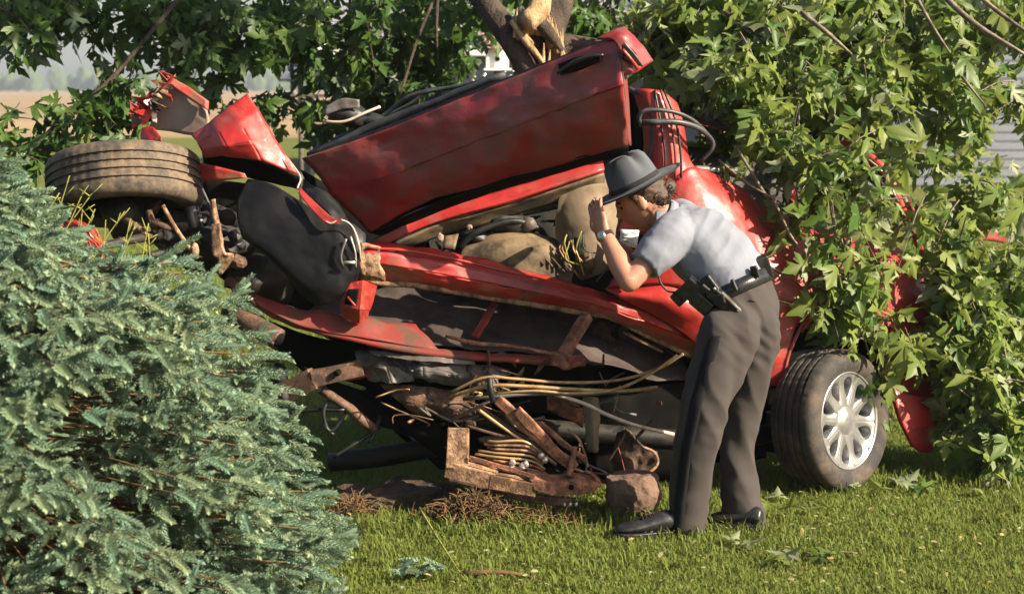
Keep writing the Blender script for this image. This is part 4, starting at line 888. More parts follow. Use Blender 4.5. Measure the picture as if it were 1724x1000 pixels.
def ball(c, ax, rad, seg=20):
    bm = bmesh.new(); bmesh.ops.create_icosphere(bm, subdivisions=3, radius=1)
    V = [Vector(c)+ax[0]*v.co.x*rad[0]+ax[1]*v.co.y*rad[1]+ax[2]*v.co.z*rad[2] for v in bm.verts]
    Fc = [tuple(v.index for v in f.verts) for f in bm.faces]; bm.free(); return V, Fc
def fuse(name, geos, voxel, smooth, mat, parent, fn=None):
    """several closed bodies grown into one continuous surface"""
    V = []; Fc = []
    for (v, f) in geos:
        b0 = len(V); V += v; Fc += [tuple(i+b0 for i in q) for q in f]
    me = bpy.data.meshes.new(name); me.from_pydata([tuple(v) for v in V], [], Fc); me.update()
    bm = bmesh.new(); bm.from_mesh(me); bmesh.ops.recalc_face_normals(bm, faces=bm.faces); bm.to_mesh(me); bm.free()
    o = bpy.data.objects.new(name, me); COL.objects.link(o)
    m = o.modifiers.new('r', 'REMESH'); m.mode = 'VOXEL'; m.voxel_size = voxel
    if smooth:
        s = o.modifiers.new('s', 'SMOOTH'); s.factor = 0.5; s.iterations = smooth
    dg = bpy.context.evaluated_depsgraph_get()
    nm = bpy.data.meshes.new_from_object(o.evaluated_get(dg)); bpy.data.objects.remove(o)
    nm.name = name
    if fn:
        n = len(nm.vertices); co = np.empty(n*3, np.float32); nm.vertices.foreach_get('co', co)
        no = np.empty(n*3, np.float32); nm.vertices.foreach_get('normal', no)
        co = co.reshape(-1, 3); no = no.reshape(-1, 3)
        for i in range(n): co[i] += no[i]*fn(Vector(co[i]), Vector(no[i]))
        nm.vertices.foreach_set('co', co.ravel()); nm.update()
    nm.polygons.foreach_set('use_smooth', [True]*len(nm.polygons))
    nm.materials.clear()
    return link(name, nm, mat, parent)
GL, GR = G(1142, 899), G(1256, 890)
off = root('person', (GL+GR)/2, 'person in grey uniform and campaign hat leaning in to look inside the wreck', 'person')
YL, YR = GL.y, GR.y
LEFT_P = Vector((-0.55, -0.83, 0.05)).normalized(); LEFT_C = Vector((-0.10, -0.96, -0.22)).normalized()
hipL, kneeL, ankL = P(1226, 565, YL+0.06), P(1183, 700, YL-0.02), P(1158, 868, YL+0.02)
hipR, kneeR, ankR = P(1268, 565, YR+0.08), P(1246, 705, YR+0.08), P(1254, 868, YR+0.03)
pel = P(1248, 525, 6.38); waist = P(1241, 480, 6.38); midt = P(1208, 442, 6.42); chest = P(1172, 405, 6.47); shl = P(1146, 384, 6.50); neckb = P(1122, 366, 6.50)
HC = P(1080, 336, 6.50)
hf = Vector((-0.90, 0.16, -0.40)).normalized(); hl = Vector((-0.17, -0.985, 0.0)); hl = (hl-hf*hl.dot(hf)).normalized(); hu = hf.cross(hl)
if hu.z < 0: hu = -hu
shoulderL = P(1131, 398, 6.34); elbowL = P(1059, 474, 6.25); wristL = P(1017, 393, 6.36)
shoulderR = P(1150, 380, 6.70); elbowR = P(1075, 455, 6.68); wristR = P(1012, 395, 6.62)
# --- head
def head_geo():
    V = []; Fc = []; nu, nv = 56, 40
    for j in range(nv+1):
        th = math.pi*j/nv
        for i in range(nu):
            ph = 2*math.pi*i/nu
            d = Vector((math.sin(th)*math.cos(ph), math.sin(th)*math.sin(ph), math.cos(th)))
            f_, l_, u_ = d.x*0.096, d.y*0.074, d.z*0.116
            if d.z < 0: l_ *= 1+0.30*d.z*(1 if d.x > -0.2 else 0.4); f_ *= 1+0.12*d.z if d.x > 0 else 1+0.34*d.z
            if d.x > 0:
                gz = lambda c, s: math.exp(-((u_-c)/s)**2)
                gl = lambda c, s: math.exp(-((l_-c)/s)**2)
                f_ += 0.024*gl(0, 0.012)*(math.exp(-((u_+0.030)/0.014)**2)+0.45*math.exp(-((u_+0.010)/0.018)**2))
                f_ += 0.007*gz(0.018, 0.010)*gl(0, 0.045)
                f_ -= 0.010*gz(0.0, 0.011)*(gl(0.031, 0.014)+gl(-0.031, 0.014))
                f_ += 0.008*gz(-0.060, 0.006)*gl(0, 0.022)+0.008*gz(-0.072, 0.006)*gl(0, 0.020)-0.004*gz(-0.066, 0.003)*gl(0, 0.024)
                f_ += 0.012*gz(-0.098, 0.016)*gl(0, 0.024)
            V.append(HC+hf*f_+hl*l_+hu*u_)
    for j in range(nv):
        for i in range(nu):
            Fc.append((j*nu+i, j*nu+(i+1) % nu, (j+1)*nu+(i+1) % nu, (j+1)*nu+i))
    return V, Fc
def ear_geo(s):
    c = HC+hf*(-0.004)+hl*(s*0.074)-hu*0.010
    V, Fc = ball(c, (hf, hl*s, hu), (0.017, 0.009, 0.031)); return V, Fc
def hand_geos(wr, fing, side, palm_n):
    """palm, four curled fingers of unequal length and a thumb leaving the palm's side"""
    out = []; T = (fing-wr).normalized(); pn = Vector(palm_n); pn = (pn-T*pn.dot(T)).normalized(); W = T.cross(pn)*side   # W points to the thumb side
    kn = wr+T*0.085
    out.append(vloft([wr-T*0.02, wr+T*0.02, wr+T*0.055, kn+T*0.008], [(0.025, 0.018), (0.032, 0.017), (0.040, 0.015), (0.037, 0.012)], W, 18, 4))
    for i, (dw, ln) in enumerate(((0.030, 0.068), (0.010, 0.076), (-0.010, 0.070), (-0.029, 0.055))):
        b = kn+W*dw-T*0.006; sp = (T+W*dw*2.2).normalized()
        p1 = b+sp*ln*0.45+pn*0.003; p2 = p1+(sp+pn*0.35).normalized()*ln*0.32; p3 = p2+(sp+pn*0.75).normalized()*ln*0.25
        out.append(vloft([b, p1, p2, p3], [(0.0092, 0.0092), (0.0086, 0.0088), (0.0078, 0.0078), (0.0062, 0.0062)], W, 10, 3))
    t0 = wr+T*0.028+W*0.024; t1 = t0+(T*0.6+W*0.75+pn*0.25).normalized()*0.036; t2 = t1+(T*0.9+W*0.25+pn*0.35).normalized()*0.032; t3 = t2+(T+pn*0.4).normalized()*0.022
    out.append(vloft([t0, t1, t2, t3], [(0.014, 0.012), (0.0115, 0.011), (0.0100, 0.0095), (0.0072, 0.007)], W, 10, 3))
    return out
geo = [head_geo(), ear_geo(1), ear_geo(-1),
       vloft([HC-hu*0.05-hf*0.035, HC-hu*0.10-hf*0.055, neckb, shl], [(0.050, 0.055), (0.052, 0.055), (0.062, 0.062), (0.10, 0.07)], LEFT_C),
       vloft([pel, waist, midt, chest, shl], [(0.14, 0.11), (0.135, 0.10), (0.14, 0.11), (0.15, 0.11), (0.13, 0.07)], [LEFT_P, LEFT_P, (LEFT_P+LEFT_C)/2, LEFT_C, LEFT_C]),
       vloft([hipL, kneeL, ankL, Vector((ankL.x, ankL.y, 0.05))], [(0.08, 0.08), (0.055, 0.055), (0.036, 0.036), (0.034, 0.034)], LEFT_P),
       vloft([hipR, kneeR, ankR, Vector((ankR.x, ankR.y, 0.05))], [(0.08, 0.08), (0.055, 0.055), (0.036, 0.036), (0.034, 0.034)], LEFT_P),
       vloft([pel, hipL], [(0.09, 0.09), (0.08, 0.08)], LEFT_P), vloft([pel, hipR], [(0.09, 0.09), (0.08, 0.08)], LEFT_P)]
for (s, e, wr, sd, fg, pn) in ((shoulderL, elbowL, wristL, 1, P(996, 335, 6.42), (0.75, 0.62, 0.0)), (shoulderR, elbowR, wristR, -1, P(1000, 345, 6.60), (0.75, -0.6, 0.0))):
    geo.append(vloft([shl, s, s.lerp(e, 0.5), e], [(0.06, 0.06), (0.052, 0.055), (0.045, 0.045), (0.040, 0.042)], Vector((0.3, -0.9, 0.2))))
    geo.append(ball(e, (Vector((1, 0, 0)), Vector((0, 1, 0)), Vector((0, 0, 1))), (0.040, 0.040, 0.040)))
    mid_ = e.lerp(wr, 0.35)
    geo.append(vloft([e-(wr-e).normalized()*0.012, mid_, e.lerp(wr, 0.75), wr], [(0.039, 0.041), (0.043, 0.044), (0.032, 0.030), (0.026, 0.021)], Vector((0.8, -0.5, 0))))
    geo += hand_geos(wr, fg, sd, pn)
body = fuse('body', geo, 0.0038, 3, M['skin'], off)
for s in (1, -1):
    V, Fc = ball(HC+hf*0.073+hl*(s*0.031)+hu*0.000, (hf, hl, hu), (0.011, 0.012, 0.008)); mk('eye', V, Fc, M['felt_dark'], off, True)
# eyebrow on the near side
tube('eyebrow', [HC+hf*0.092+hl*0.018+hu*0.017, HC+hf*0.088+hl*0.035+hu*0.022, HC+hf*0.074+hl*0.052+hu*0.018], [(0.003, 0.004)]*3, M['hair'], off, 6, px=False)
# --- hair: cap behind the ears and a bun
def hair_fn(v, n): return 0.004*mn.noise(Vector((v.dot(hf)*60, v.dot(hu)*150, v.dot(hl)*60)))
fuse('hair', [ball(HC-hf*0.030+hu*0.026, (hf, hl, hu), (0.082, 0.081, 0.088)), ball(HC-hf*0.070-hu*0.012, (hf, hl, hu), (0.046, 0.064, 0.056)),
              vloft([HC+hf*0.03+hl*0.072+hu*0.035, HC+hf*0.014+hl*0.076+hu*0.012, HC+hf*0.012+hl*0.074-hu*0.012], [(0.006, 0.014), (0.006, 0.012), (0.004, 0.006)], hl),
              ball(HC-hf*0.110+hu*0.004, (hf, hl, hu), (0.034, 0.042, 0.036))], 0.005, 3, M['hair'], off, hair_fn)
for i in range(14):
    a = HC-hf*random.uniform(0.06, 0.13)+hl*random.uniform(0.02, 0.075)+hu*random.uniform(-0.045, 0.02)
    tube('loose_strand', [a, a+hl*0.012-hf*0.012-hu*0.01, a-hf*random.uniform(0.004, 0.024)-hu*random.uniform(0.015, 0.035)+hl*0.004], [0.0022, 0.002, 0.0008], M['hair'], off, 4, px=False)
# --- hat
ha = (hu+hf*0.04+hl*0.10).normalized(); hx = (hf-ha*hf.dot(ha)).normalized(); hy = ha.cross(hx)
HB = P(1071, 315, 6.49)
def hat_pt(r, a, z):
    return HB+hx*r*math.cos(a)*1.06+hy*r*math.sin(a)*0.98+ha*z
prof = [(0.176, 0.004), (0.174, 0.008), (0.14, 0.007), (0.103, 0.006), (0.097, 0.012), (0.092, 0.04), (0.087, 0.075), (0.080, 0.105), (0.066, 0.124), (0.045, 0.131), (0.02, 0.132), (0.001, 0.131)]
V = []; Fc = []; SG = 64
for (r, z) in prof:
    for j in range(SG):
        a = 2*math.pi*j/SG; rr, zz = r, z
        if z > 0.06:                                  # four pinched dents of a campaign hat
            dn = max(0, math.cos(4*(a-math.pi/4)))**1.5*min(1, (z-0.06)/0.045)
            rr = r*(1-0.30*dn); zz = z-0.010*dn
        V.append(hat_pt(rr, a, zz))
for i in range(len(prof)-1):
    for j in range(SG): Fc.append((i*SG+j, i*SG+(j+1) % SG, (i+1)*SG+(j+1) % SG, (i+1)*SG+j))
hat = mk('hat', V, Fc, M['felt'], off, True, label='grey felt campaign hat tipped forward'); solid(hat, 0.004, -1)
V = []; Fc = []
for (r, z) in ((0.0985, 0.008), (0.0965, 0.030)):
    for j in range(SG): V.append(hat_pt(r, 2*math.pi*j/SG, z))
for j in range(SG): Fc.append((j, (j+1) % SG, SG+(j+1) % SG, SG+j))
solid(mk('hat_band', V, Fc, M['felt_dark'], hat, True), 0.003)
V = []; Fc = []
Vb, Fb = tube_geo([hat_pt(0.176, 2*math.pi*j/64, 0.006) for j in range(65)], 0.0035, 6)
mk('brim_edge', Vb, Fb, M['felt_dark'], hat, True)
# --- trousers
def tr_fn(v, n):
    lon = mn.noise(Vector((v.x*13, v.y*13, v.z*3)))*0.012+(1-2*abs(mn.noise(Vector((v.x*11+v.z*4, v.y*11, v.z*3.2+7)))))*0.009
    kn = math.exp(-((v.z-0.42)/0.10)**2)*mn.noise(Vector((v.x*14+v.z*16, v.y*10, v.z*18)))*0.012
    hm = math.exp(-((v.z-0.12)/0.09)**2)*mn.noise(Vector((v.x*14-v.z*14, v.y*10, v.z*18+3)))*0.014
    hp = math.exp(-((v.z-0.72)/0.10)**2)*mn.noise(Vector((v.x*26+v.z*26, v.y*20, v.z*12+9)))*0.010
    return lon+0.35*kn+0.6*hm+0.8*hp
hemL = P(1155, 890, YL+0.01); hemR = P(1255, 886, YR+0.02)
trz = fuse('trousers', [
    vloft([waist-(midt-waist).normalized()*0.0, pel, pel+Vector((0, 0, -0.075))], [(0.150, 0.112), (0.166, 0.135), (0.158, 0.128)], LEFT_P, 32),
    vloft([pel.lerp(hipL, 0.5), hipL+Vector((0, 0, 0.01)), P(1206, 625, YL+0.02), kneeL, P(1165, 790, YL), hemL], [(0.095, 0.11), (0.098, 0.108), (0.088, 0.095), (0.076, 0.082), (0.070, 0.076), (0.072, 0.074)], LEFT_P),
    vloft([pel.lerp(hipR, 0.5), hipR+Vector((0, 0, 0.01)), P(1258, 625, YR+0.08), kneeR, P(1243, 780, YR+0.06), hemR], [(0.095, 0.11), (0.094, 0.104), (0.082, 0.088), (0.064, 0.070), (0.062, 0.064), (0.072, 0.074)], LEFT_P)],
    0.0075, 5, M['trousers'], off, tr_fn)
# black stripe following the outer seam of the near leg
sp = [waist.lerp(pel, 0.3)+LEFT_P*0.150, pel+LEFT_P*0.166, hipL+LEFT_P*0.102, P(1206, 625, YL+0.02)+LEFT_P*0.089, kneeL+LEFT_P*0.077, P(1165, 790, YL)+LEFT_P*0.071, hemL+LEFT_P*0.072]
ctr = [waist.lerp(pel, 0.3), pel, hipL, P(1206, 625, YL+0.02), kneeL, P(1165, 790, YL), hemL]
pts = spline(sp, 8); cen = spline(ctr, 8); V = []; Fc = []
for i, p in enumerate(pts):
    t = (pts[min(i+1, len(pts)-1)]-pts[max(i-1, 0)]).normalized(); o_ = (p-cen[i]); o_ = (o_-t*o_.dot(t)).normalized(); s_ = t.cross(o_)
    for j in range(5): V.append(p+s_*(j-2)*0.012+o_*(0.006-0.0018*(j-2)**2+tr_fn(p, o_)*0.9))
for i in range(len(pts)-1):
    for j in range(4): Fc.append((i*5+j, i*5+j+1, i*5+6+j, i*5+5+j))
solid(mk('stripe', V, Fc, M['stripe'], trz, True), 0.004, 0)
tube('pocket_seam', [P(1262, 505, 6.24), P(1278, 512, 6.25), P(1292, 520, 6.27)], 0.002, M['stripe'], trz, 5, px=False)
# --- shirt
def sh_fn(v, n):
    return mn.noise(Vector((v.x*9+v.z*5, v.y*7, v.z*10)))*0.010+(1-2*abs(mn.noise(Vector(((v.x+v.z)*5, v.y*6, (v.x-v.z)*13)))))*0.006+mn.noise(Vector((v.x*60, v.y*60, v.z*60)))*0.0008
hemS = shoulderL.lerp(elbowL, 0.66); hemSR = shoulderR.lerp(elbowR, 0.62)
shirt = fuse('shirt', [
    vloft([waist.lerp(pel, 0.12), waist.lerp(midt, 0.25), midt, chest, shl, P(1128, 372, 6.50)], [(0.150, 0.116), (0.160, 0.130), (0.168, 0.138), (0.176, 0.138), (0.166, 0.100), (0.075, 0.070)], [LEFT_P, LEFT_P, (LEFT_P+LEFT_C)/2, LEFT_C, LEFT_C, LEFT_C], 36),
    vloft([shl+LEFT_C*0.06, shoulderL, shoulderL.lerp(elbowL, 0.35), hemS], [(0.085, 0.09), (0.082, 0.085), (0.074, 0.074), (0.064, 0.068)], Vector((0.3, -0.9, 0.2))),
    vloft([shl-LEFT_C*0.06, shoulderR, shoulderR.lerp(elbowR, 0.35), hemSR], [(0.085, 0.09), (0.08, 0.083), (0.072, 0.072), (0.064, 0.066)], Vector((0.3, -0.9, 0.2))),
    vloft([neckb+(HC-neckb)*0.0, neckb.lerp(HC-hu*0.07-hf*0.04, 0.35)], [(0.070, 0.068), (0.064, 0.062)], LEFT_C)], 0.0065, 4, M['shirt'], off, sh_fn)
def ring_band(name, c, axis, left, ra, rb, wdt, th, mat, parent, a0=0, a1=2*math.pi, fnz=None):
    t = Vector(axis).normalized(); a = Vector(left); a = (a-t*a.dot(t)).normalized(); b = t.cross(a); V = []; Fc = []; n = 48
    for j in range(n+1):
        q = a0+(a1-a0)*j/n
        for s in (-0.5, 0.5): V.append(c+a*math.cos(q)*ra+b*math.sin(q)*rb+t*wdt*s)
    for j in range(n): Fc.append((2*j, 2*j+2, 2*j+3, 2*j+1))
    return solid(mk(name, V, Fc, mat, parent, True), th, 1)
tdir = (midt-pel).normalized()
ring_band('collar', neckb.lerp(HC-hu*0.07-hf*0.04, 0.33), (HC-hu*0.07-hf*0.04)-neckb, LEFT_C, 0.068, 0.066, 0.036, 0.004, M['shirt'], shirt)
sd = (elbowL-shoulderL).normalized()
tube('epaulette', [P(1112, 356, 6.43), P(1112, 370, 6.355), P(1110, 386, 6.30)], [(0.004, 0.019)]*3, M['shirt'], shirt, 8, px=False)
# --- belt and what hangs on it
belt = ring_band('belt', waist.lerp(pel, 0.12), tdir, LEFT_P, 0.158, 0.128, 0.052, 0.007, M['leather'], off)
fwd = Vector((-0.83, 0.55, 0)).normalized()
def gear(name, a, b, wd, ht, mat=M['leather'], up=LEFT_P, bev=0.006, par=belt): return beam(name, P(*a), P(*b), wd, ht, mat, par, px=False, up=up, bev=bev)
hol = gear('holster', (1196, 488, 6.215), (1243, 528, 6.225), 0.050, 0.042)
gear('holster_strap', (1208, 496, 6.195), (1212, 512, 6.195), 0.05, 0.012, M['felt_dark'], par=hol)
gear('holster_tip', (1236, 522, 6.205), (1251, 535, 6.21), 0.030, 0.030, M['black'], par=hol)
gear('holster_highlight', (1214, 492, 6.20), (1248, 524, 6.20), 0.010, 0.020, M['grey_sheet'], par=hol)  # grey bar modelled as the highlight running along the holster
pis = gear('pistol_grip', (1186, 466, 6.225), (1206, 492, 6.22), 0.045, 0.030, M['black'])
gear('pistol_slide', (1180, 480, 6.22), (1204, 500, 6.215), 0.026, 0.028, M['black'], par=pis)
gear('pouch', (1152, 476, 6.26), (1180, 500, 6.25), 0.075, 0.045)
gear('pouch', (1168, 498, 6.25), (1196, 522, 6.24), 0.06, 0.04)
gear('pouch', (1135, 492, 6.30), (1152, 510, 6.29), 0.045, 0.035)
gear('radio', (1280, 432, 6.33), (1292, 468, 6.35), 0.034, 0.05, M['black'], up=(0.8, 0, 0.4))
gear('keeper', (1268, 448, 6.25), (1274, 468, 6.26), 0.03, 0.014, M['black'])
gear('keeper', (1232, 470, 6.215), (1240, 490, 6.215), 0.016, 0.016, M['black'])
tube('cord', [P(1108, 458, 6.30), P(1112, 476, 6.27), P(1124, 490, 6.27), P(1136, 492, 6.28)], 0.004, M['black'], belt, 6, px=False)
blob('buckle_stud', P(1203, 486, 6.19), (0.006, 0.004, 0.006), M['steel'], belt, 0.1, 20, 2, px=False)
# --- watch
wd_ = (wristL-elbowL).normalized(); wc = wristL-wd_*0.012
wat = ring_band('watch_strap', wc, wd_, Vector((0.8, -0.5, 0)), 0.029, 0.025, 0.016, 0.003, M['felt_dark'], off)
V, Fc = lathe([(0, 0.001), (0.004, 0.016), (0.0, 0.018), (-0.006, 0.018)], 24, axis_matrix((-0.6, -0.8, 0.1), wc+Vector((-0.6, -0.8, 0.1)).normalized()*0.031)); mk('watch_face', V, Fc, M['steel'], wat, True)
# --- shoes
def shoe(heel, toe, label=None):
    d = (toe-heel); d.z = 0; L = d.length; d.normalize(); s_ = Vector((-d.y, d.x, 0))
    st = [(0.0, 0.030, 0.062), (0.06, 0.036, 0.072), (0.22, 0.037, 0.082), (0.42, 0.038, 0.072), (0.60, 0.044, 0.054), (0.78, 0.046, 0.044), (0.92, 0.038, 0.036), (1.0, 0.018, 0.028)]
    V = []; Fc = []; sg = 20
    for (t, hw, hh) in st:
        for j in range(sg):
            q = 2*math.pi*j/sg; z = 0.5+0.5*math.sin(q); w_ = math.cos(q)*(1-0.22*max(0, math.sin(q)))
            V.append(heel+d*t*L+s_*w_*hw+Vector((0, 0, 0.02+z*hh)))
    m = len(st)
    for i in range(m-1):
        for j in range(sg): Fc.append((i*sg+j, i*sg+(j+1) % sg, (i+1)*sg+(j+1) % sg, (i+1)*sg+j))
    Fc.append(tuple(range(sg))[::-1]); Fc.append(tuple((m-1)*sg+j for j in range(sg)))
    o = mk('shoe', V, Fc, M['leather'], off, True, label); sub = o.modifiers.new('s', 'SUBSURF'); sub.levels = 1; sub.render_levels = 2
    V = []; Fc = []
    out_ = [(t, hw+0.004) for (t, hw, hh) in st]
    ring = [heel+d*(t*L)+s_*hw for (t, hw) in out_]+[heel+d*(L+0.006)]+[heel+d*(t*L)-s_*hw for (t, hw) in reversed(out_)]+[heel-d*0.006]
    for z in (0.004, 0.026): V += [Vector((p.x, p.y, z)) for p in ring]
    n = len(ring)
    for j in range(n): Fc.append((j, (j+1) % n, n+(j+1) % n, n+j))
    Fc.append(tuple(range(n))[::-1]); Fc.append(tuple(range(n, 2*n)))
    bevel(mk('sole', V, Fc, M['black'], o), 0.003)
    for q in range(4):
        c = heel+d*L*(0.46+q*0.05)+Vector((0, 0, 0.092-q*0.006)); tube('lace', [c-s_*0.022, c+Vector((0, 0, 0.006)), c+s_*0.022], 0.0028, M['felt_dark'], o, 5, px=False)
    return o
g1, g2 = G(1150, 900), G(1034, 907); shoe(g1, g2)
g1, g2 = G(1284, 895), G(1196, 886); shoe(g1, g2)
# ================================================================ VEGETATION
def sprays(vols, per_twig=9, size=(0.085, 0.13), droop=0.5, tw_len=(0.18, 0.38)):
    """leafy twigs inside ellipsoids: (centre, radii, number of twigs) -> leaf positions, twig polylines"""
    pos = []; dirs = []; twigs = []; 
    for (c, rd, n) in vols:
        c = np.array(c)
        for _ in range(n):
            d = rng.normal(0, 1, 3); d /= np.linalg.norm(d)
            p = c+d*np.array(rd)*rng.random()**0.4*0.92
            t = rng.normal(0, 1, 3)+np.array([0, -0.35, -droop]); t /= np.linalg.norm(t)
            L = rng.uniform(*tw_len); a = p-t*L*0.5; m = p+np.array([0, 0, 0.02]); b = p+t*L*0.5+np.array([0, 0, -0.04])
            twigs.append((a, m, b))
            for j in range(per_twig):
                s = (j+rng.random())/per_twig
                q = (a*(1-s)**2+2*m*s*(1-s)+b*s*s)
                o = rng.normal(0, 1, 3); o -= t*o.dot(t)*0.7; o /= np.linalg.norm(o)
                pos.append(q+o*rng.uniform(0.015, 0.05)); dirs.append(o*0.8+t*0.55+np.array([0, 0, -0.45]))
    pos = np.array(pos); Yv = unit(np.array(dirs)+rng.normal(0, 0.3, pos.shape)); n = len(pos)
    return pos, Yv, rng.uniform(*size, n), twigs
def finish(Yv, facing, spread):
    up = np.array(facing)[None]+rng.normal(0, spread, Yv.shape)
    Zv = unit(up-Yv*np.sum(up*Yv, axis=1, keepdims=True)); return np.cross(Yv, Zv), Yv, Zv
def twig_mesh(name, twigs, r, mat, parent):
    V = []; Fc = []
    for (a, m, b) in twigs:
        a, m, b = Vector(a), Vector(m), Vector(b); v, f = tube_geo([a, a.lerp(m, 0.6), b], [r, r*0.8, r*0.35], 4, False, len(V)); V += v; Fc += f
    o = mk(name, V, Fc, mat, parent, True); o['kind'] = 'stuff'; return o
def cam_key(pos):
    d = pos-np.array([0, 0, CAM_H]); fwd = np.array([0, _c, -_s]); z = d@fwd; x = d[:, 0]/z; y = (d@np.array([0, _s, _c]))/z
    k = np.linalg.norm(d, axis=1); k[(abs(x) > 0.29) | (abs(y) > 0.17)] += 100
    return k
# ---------------------------------------------------------------- standing maple, snapped
base = Vector((P(950, 300, 8.1).x, 8.1, 0))
mt = root('maple_tree', base, 'standing silver maple with torn pale wood where its trunk snapped', 'tree')
tr = tube('trunk', [base, base+Vector((0.0, 0, 0.7)), P(935, 190, 8.05), P(910, 110, 8.0), P(880, 50, 8.0)], [0.21, 0.17, 0.15, 0.13, 0.10], M['bark'], mt, 20, px=False, amp=0.02)
tube('limb', [P(940, 210, 7.9), P(905, 140, 7.85), P(860, 65, 7.85), P(800, -20, 7.95), P(700, -160, 8.2)], [0.05, 0.06, 0.058, 0.055, 0.05], M['bark'], mt, 12, px=False, amp=0.006)
patch('torn_face', [[(858, 30, 7.86), (890, 20, 7.82), (915, 10, 7.86)], [(868, 60, 7.82), (902, 62, 7.90), (940, 60, 7.84)], [(890, 90, 7.80), (915, 92, 7.92), (952, 86, 7.83)], [(915, 115, 7.80), (928, 112, 7.86), (940, 100, 7.83)]], M['splinter'], tr, 6, 6, 0.02, 12, 0.02, 0.01, smooth=False)
for i in range(22):
    t = random.random(); side = random.random() < 0.5
    a = P(862+60*t, 32+84*t, 7.79) if side else P(905+48*t, 15+78*t, 7.82)
    d = Vector((random.uniform(-0.05, 0.02), random.uniform(-0.02, 0.02), random.uniform(0.04, 0.15)))
    tube('splinter', [a-d*0.5, a+d*0.2, a+d*0.6], [0.010, 0.008, 0.001], M['splinter'], tr, 5, px=False, amp=0.003)
tube('torn_strip', [(860, 35, 7.78), (885, 70, 7.77), (905, 95, 7.77), (925, 116, 7.78)], [0.012, 0.016, 0.014, 0.006], M['splinter'], tr, 6, amp=0.004)
tube('limb', [P(905, 100, 8.1), P(930, 20, 8.2), P(960, -80, 8.4), P(980, -300, 8.6)], [0.09, 0.085, 0.08, 0.07], M['bark'], mt, 12, px=False, amp=0.01)
tube('torn_limb', [P(950, 92, 7.84), P(915, 45, 7.80), P(870, 18, 7.82)], [0.022, 0.03, 0.02], M['bark'], tr, 10, px=False, amp=0.006)
tube('torn_limb', [P(884, 40, 7.75), P(905, 20, 7.8), P(915, -20, 7.9)], [0.045, 0.05, 0.05], M['splinter'], tr, 10, px=False, amp=0.012)
for pts, r_ in (([(330, -40, 8.2), (250, 60, 8.0), (180, 140, 7.9), (90, 215, 7.8), (45, 262, 7.75)], 0.011), ([(740, -60, 8.6), (735, 40, 8.55), (737, 120, 8.6)], 0.008), ([(735, -10, 8.7), (705, 60, 8.6), (680, 140, 8.55), (672, 170, 8.5)], 0.008),
               ([(590, -60, 9), (588, 60, 9), (586, 170, 9)], 0.007), ([(420, -50, 8.5), (390, 40, 8.4), (380, 90, 8.4)], 0.007), ([(-60, -60, 8.5), (60, 20, 8.3), (150, 40, 8.2)], 0.012)):
    tube('branch', pts, [r_*1.2]+[r_]*(len(pts)-2)+[r_*0.4], M['bark'], mt, 6)
def vol(px, py, Y, rx, ry, rz, n): return (P(px, py, Y), (rx, ry, rz), n)
vols = [vol(40, 5, 8.6, 0.40, 0.6, 0.16, 15), vol(180, 10, 8.4, 0.35, 0.6, 0.17, 16), vol(300, 30, 8.5, 0.35, 0.6, 0.20, 18), vol(60, 40, 8.0, 0.22, 0.3, 0.10, 4),
        vol(90, 205, 7.9, 0.20, 0.2, 0.12, 4), vol(170, 190, 7.9, 0.16, 0.2, 0.15, 5), vol(215, 150, 8.0, 0.16, 0.25, 0.14, 5), vol(55, 260, 7.75, 0.12, 0.15, 0.10, 3), vol(180, 240, 8.0, 0.12, 0.15, 0.07, 3),
        vol(400, 60, 8.6, 0.30, 0.6, 0.28, 19), vol(480, 30, 8.8, 0.30, 0.6, 0.20, 16), vol(440, 180, 8.8, 0.22, 0.3, 0.16, 5), vol(330, 130, 8.8, 0.16, 0.3, 0.12, 3), vol(570, 60, 9.0, 0.35, 0.6, 0.34, 25), vol(560, 190, 9.3, 0.30, 0.4, 0.25, 14),
        vol(680, 70, 9.3, 0.35, 0.6, 0.40, 33), vol(660, 170, 9.4, 0.28, 0.4, 0.2, 14), vol(770, 20, 9.6, 0.30, 0.5, 0.20, 14), vol(720, 130, 9.8, 0.25, 0.4, 0.2, 14), vol(820, -20, 9.0, 0.35, 0.5, 0.2, 10), vol(1000, 10, 8.8, 0.3, 0.4, 0.25, 14),
        # unseen crown above the frame, its clumps placed to shade the left leaves
        ((0.6, 7.3, 4.1), (1.0, 0.8, 0.7), 85), ((1.7, 6.8, 4.7), (1.0, 0.9, 0.8), 85), ((-0.6, 8.2, 3.7), (1.0, 0.9, 0.6), 75), ((-1.8, 8.8, 3.1), (1.0, 0.9, 0.5), 45), ((0.6, 8.6, 5.0), (1.6, 1.4, 0.9), 95), ((2.4, 8.0, 5.2), (1.0, 1.2, 0.8), 60)]
pos, Yv, sc, tw = sprays(vols, 9, (0.085, 0.125), 0.5)
X_, Y_, Z_ = finish(Yv, (0.1, -0.2, 0.9), 0.5)
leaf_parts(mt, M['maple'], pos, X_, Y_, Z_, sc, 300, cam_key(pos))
twig_mesh('twigs', tw, 0.0045, M['bark'], mt)
for pts, r_ in (([P(800, -20, 7.95), (-0.3, 8.1, 3.2), (0.3, 7.6, 3.9), (1.2, 7.0, 4.6)], 0.05), ([P(960, -80, 8.4), (0.5, 8.5, 4.4), (0.6, 8.6, 5.4)], 0.06), ([P(700, -160, 8.2), (-1.2, 8.6, 3.2), (-2.2, 8.8, 3.0)], 0.045), ([(0.5, 8.5, 4.4), (1.6, 8.2, 5.0), (2.6, 7.9, 5.4)], 0.04)):
    tube('limb', pts, [r_]*(len(pts)-1)+[r_*0.5], M['bark'], mt, 8, px=False)
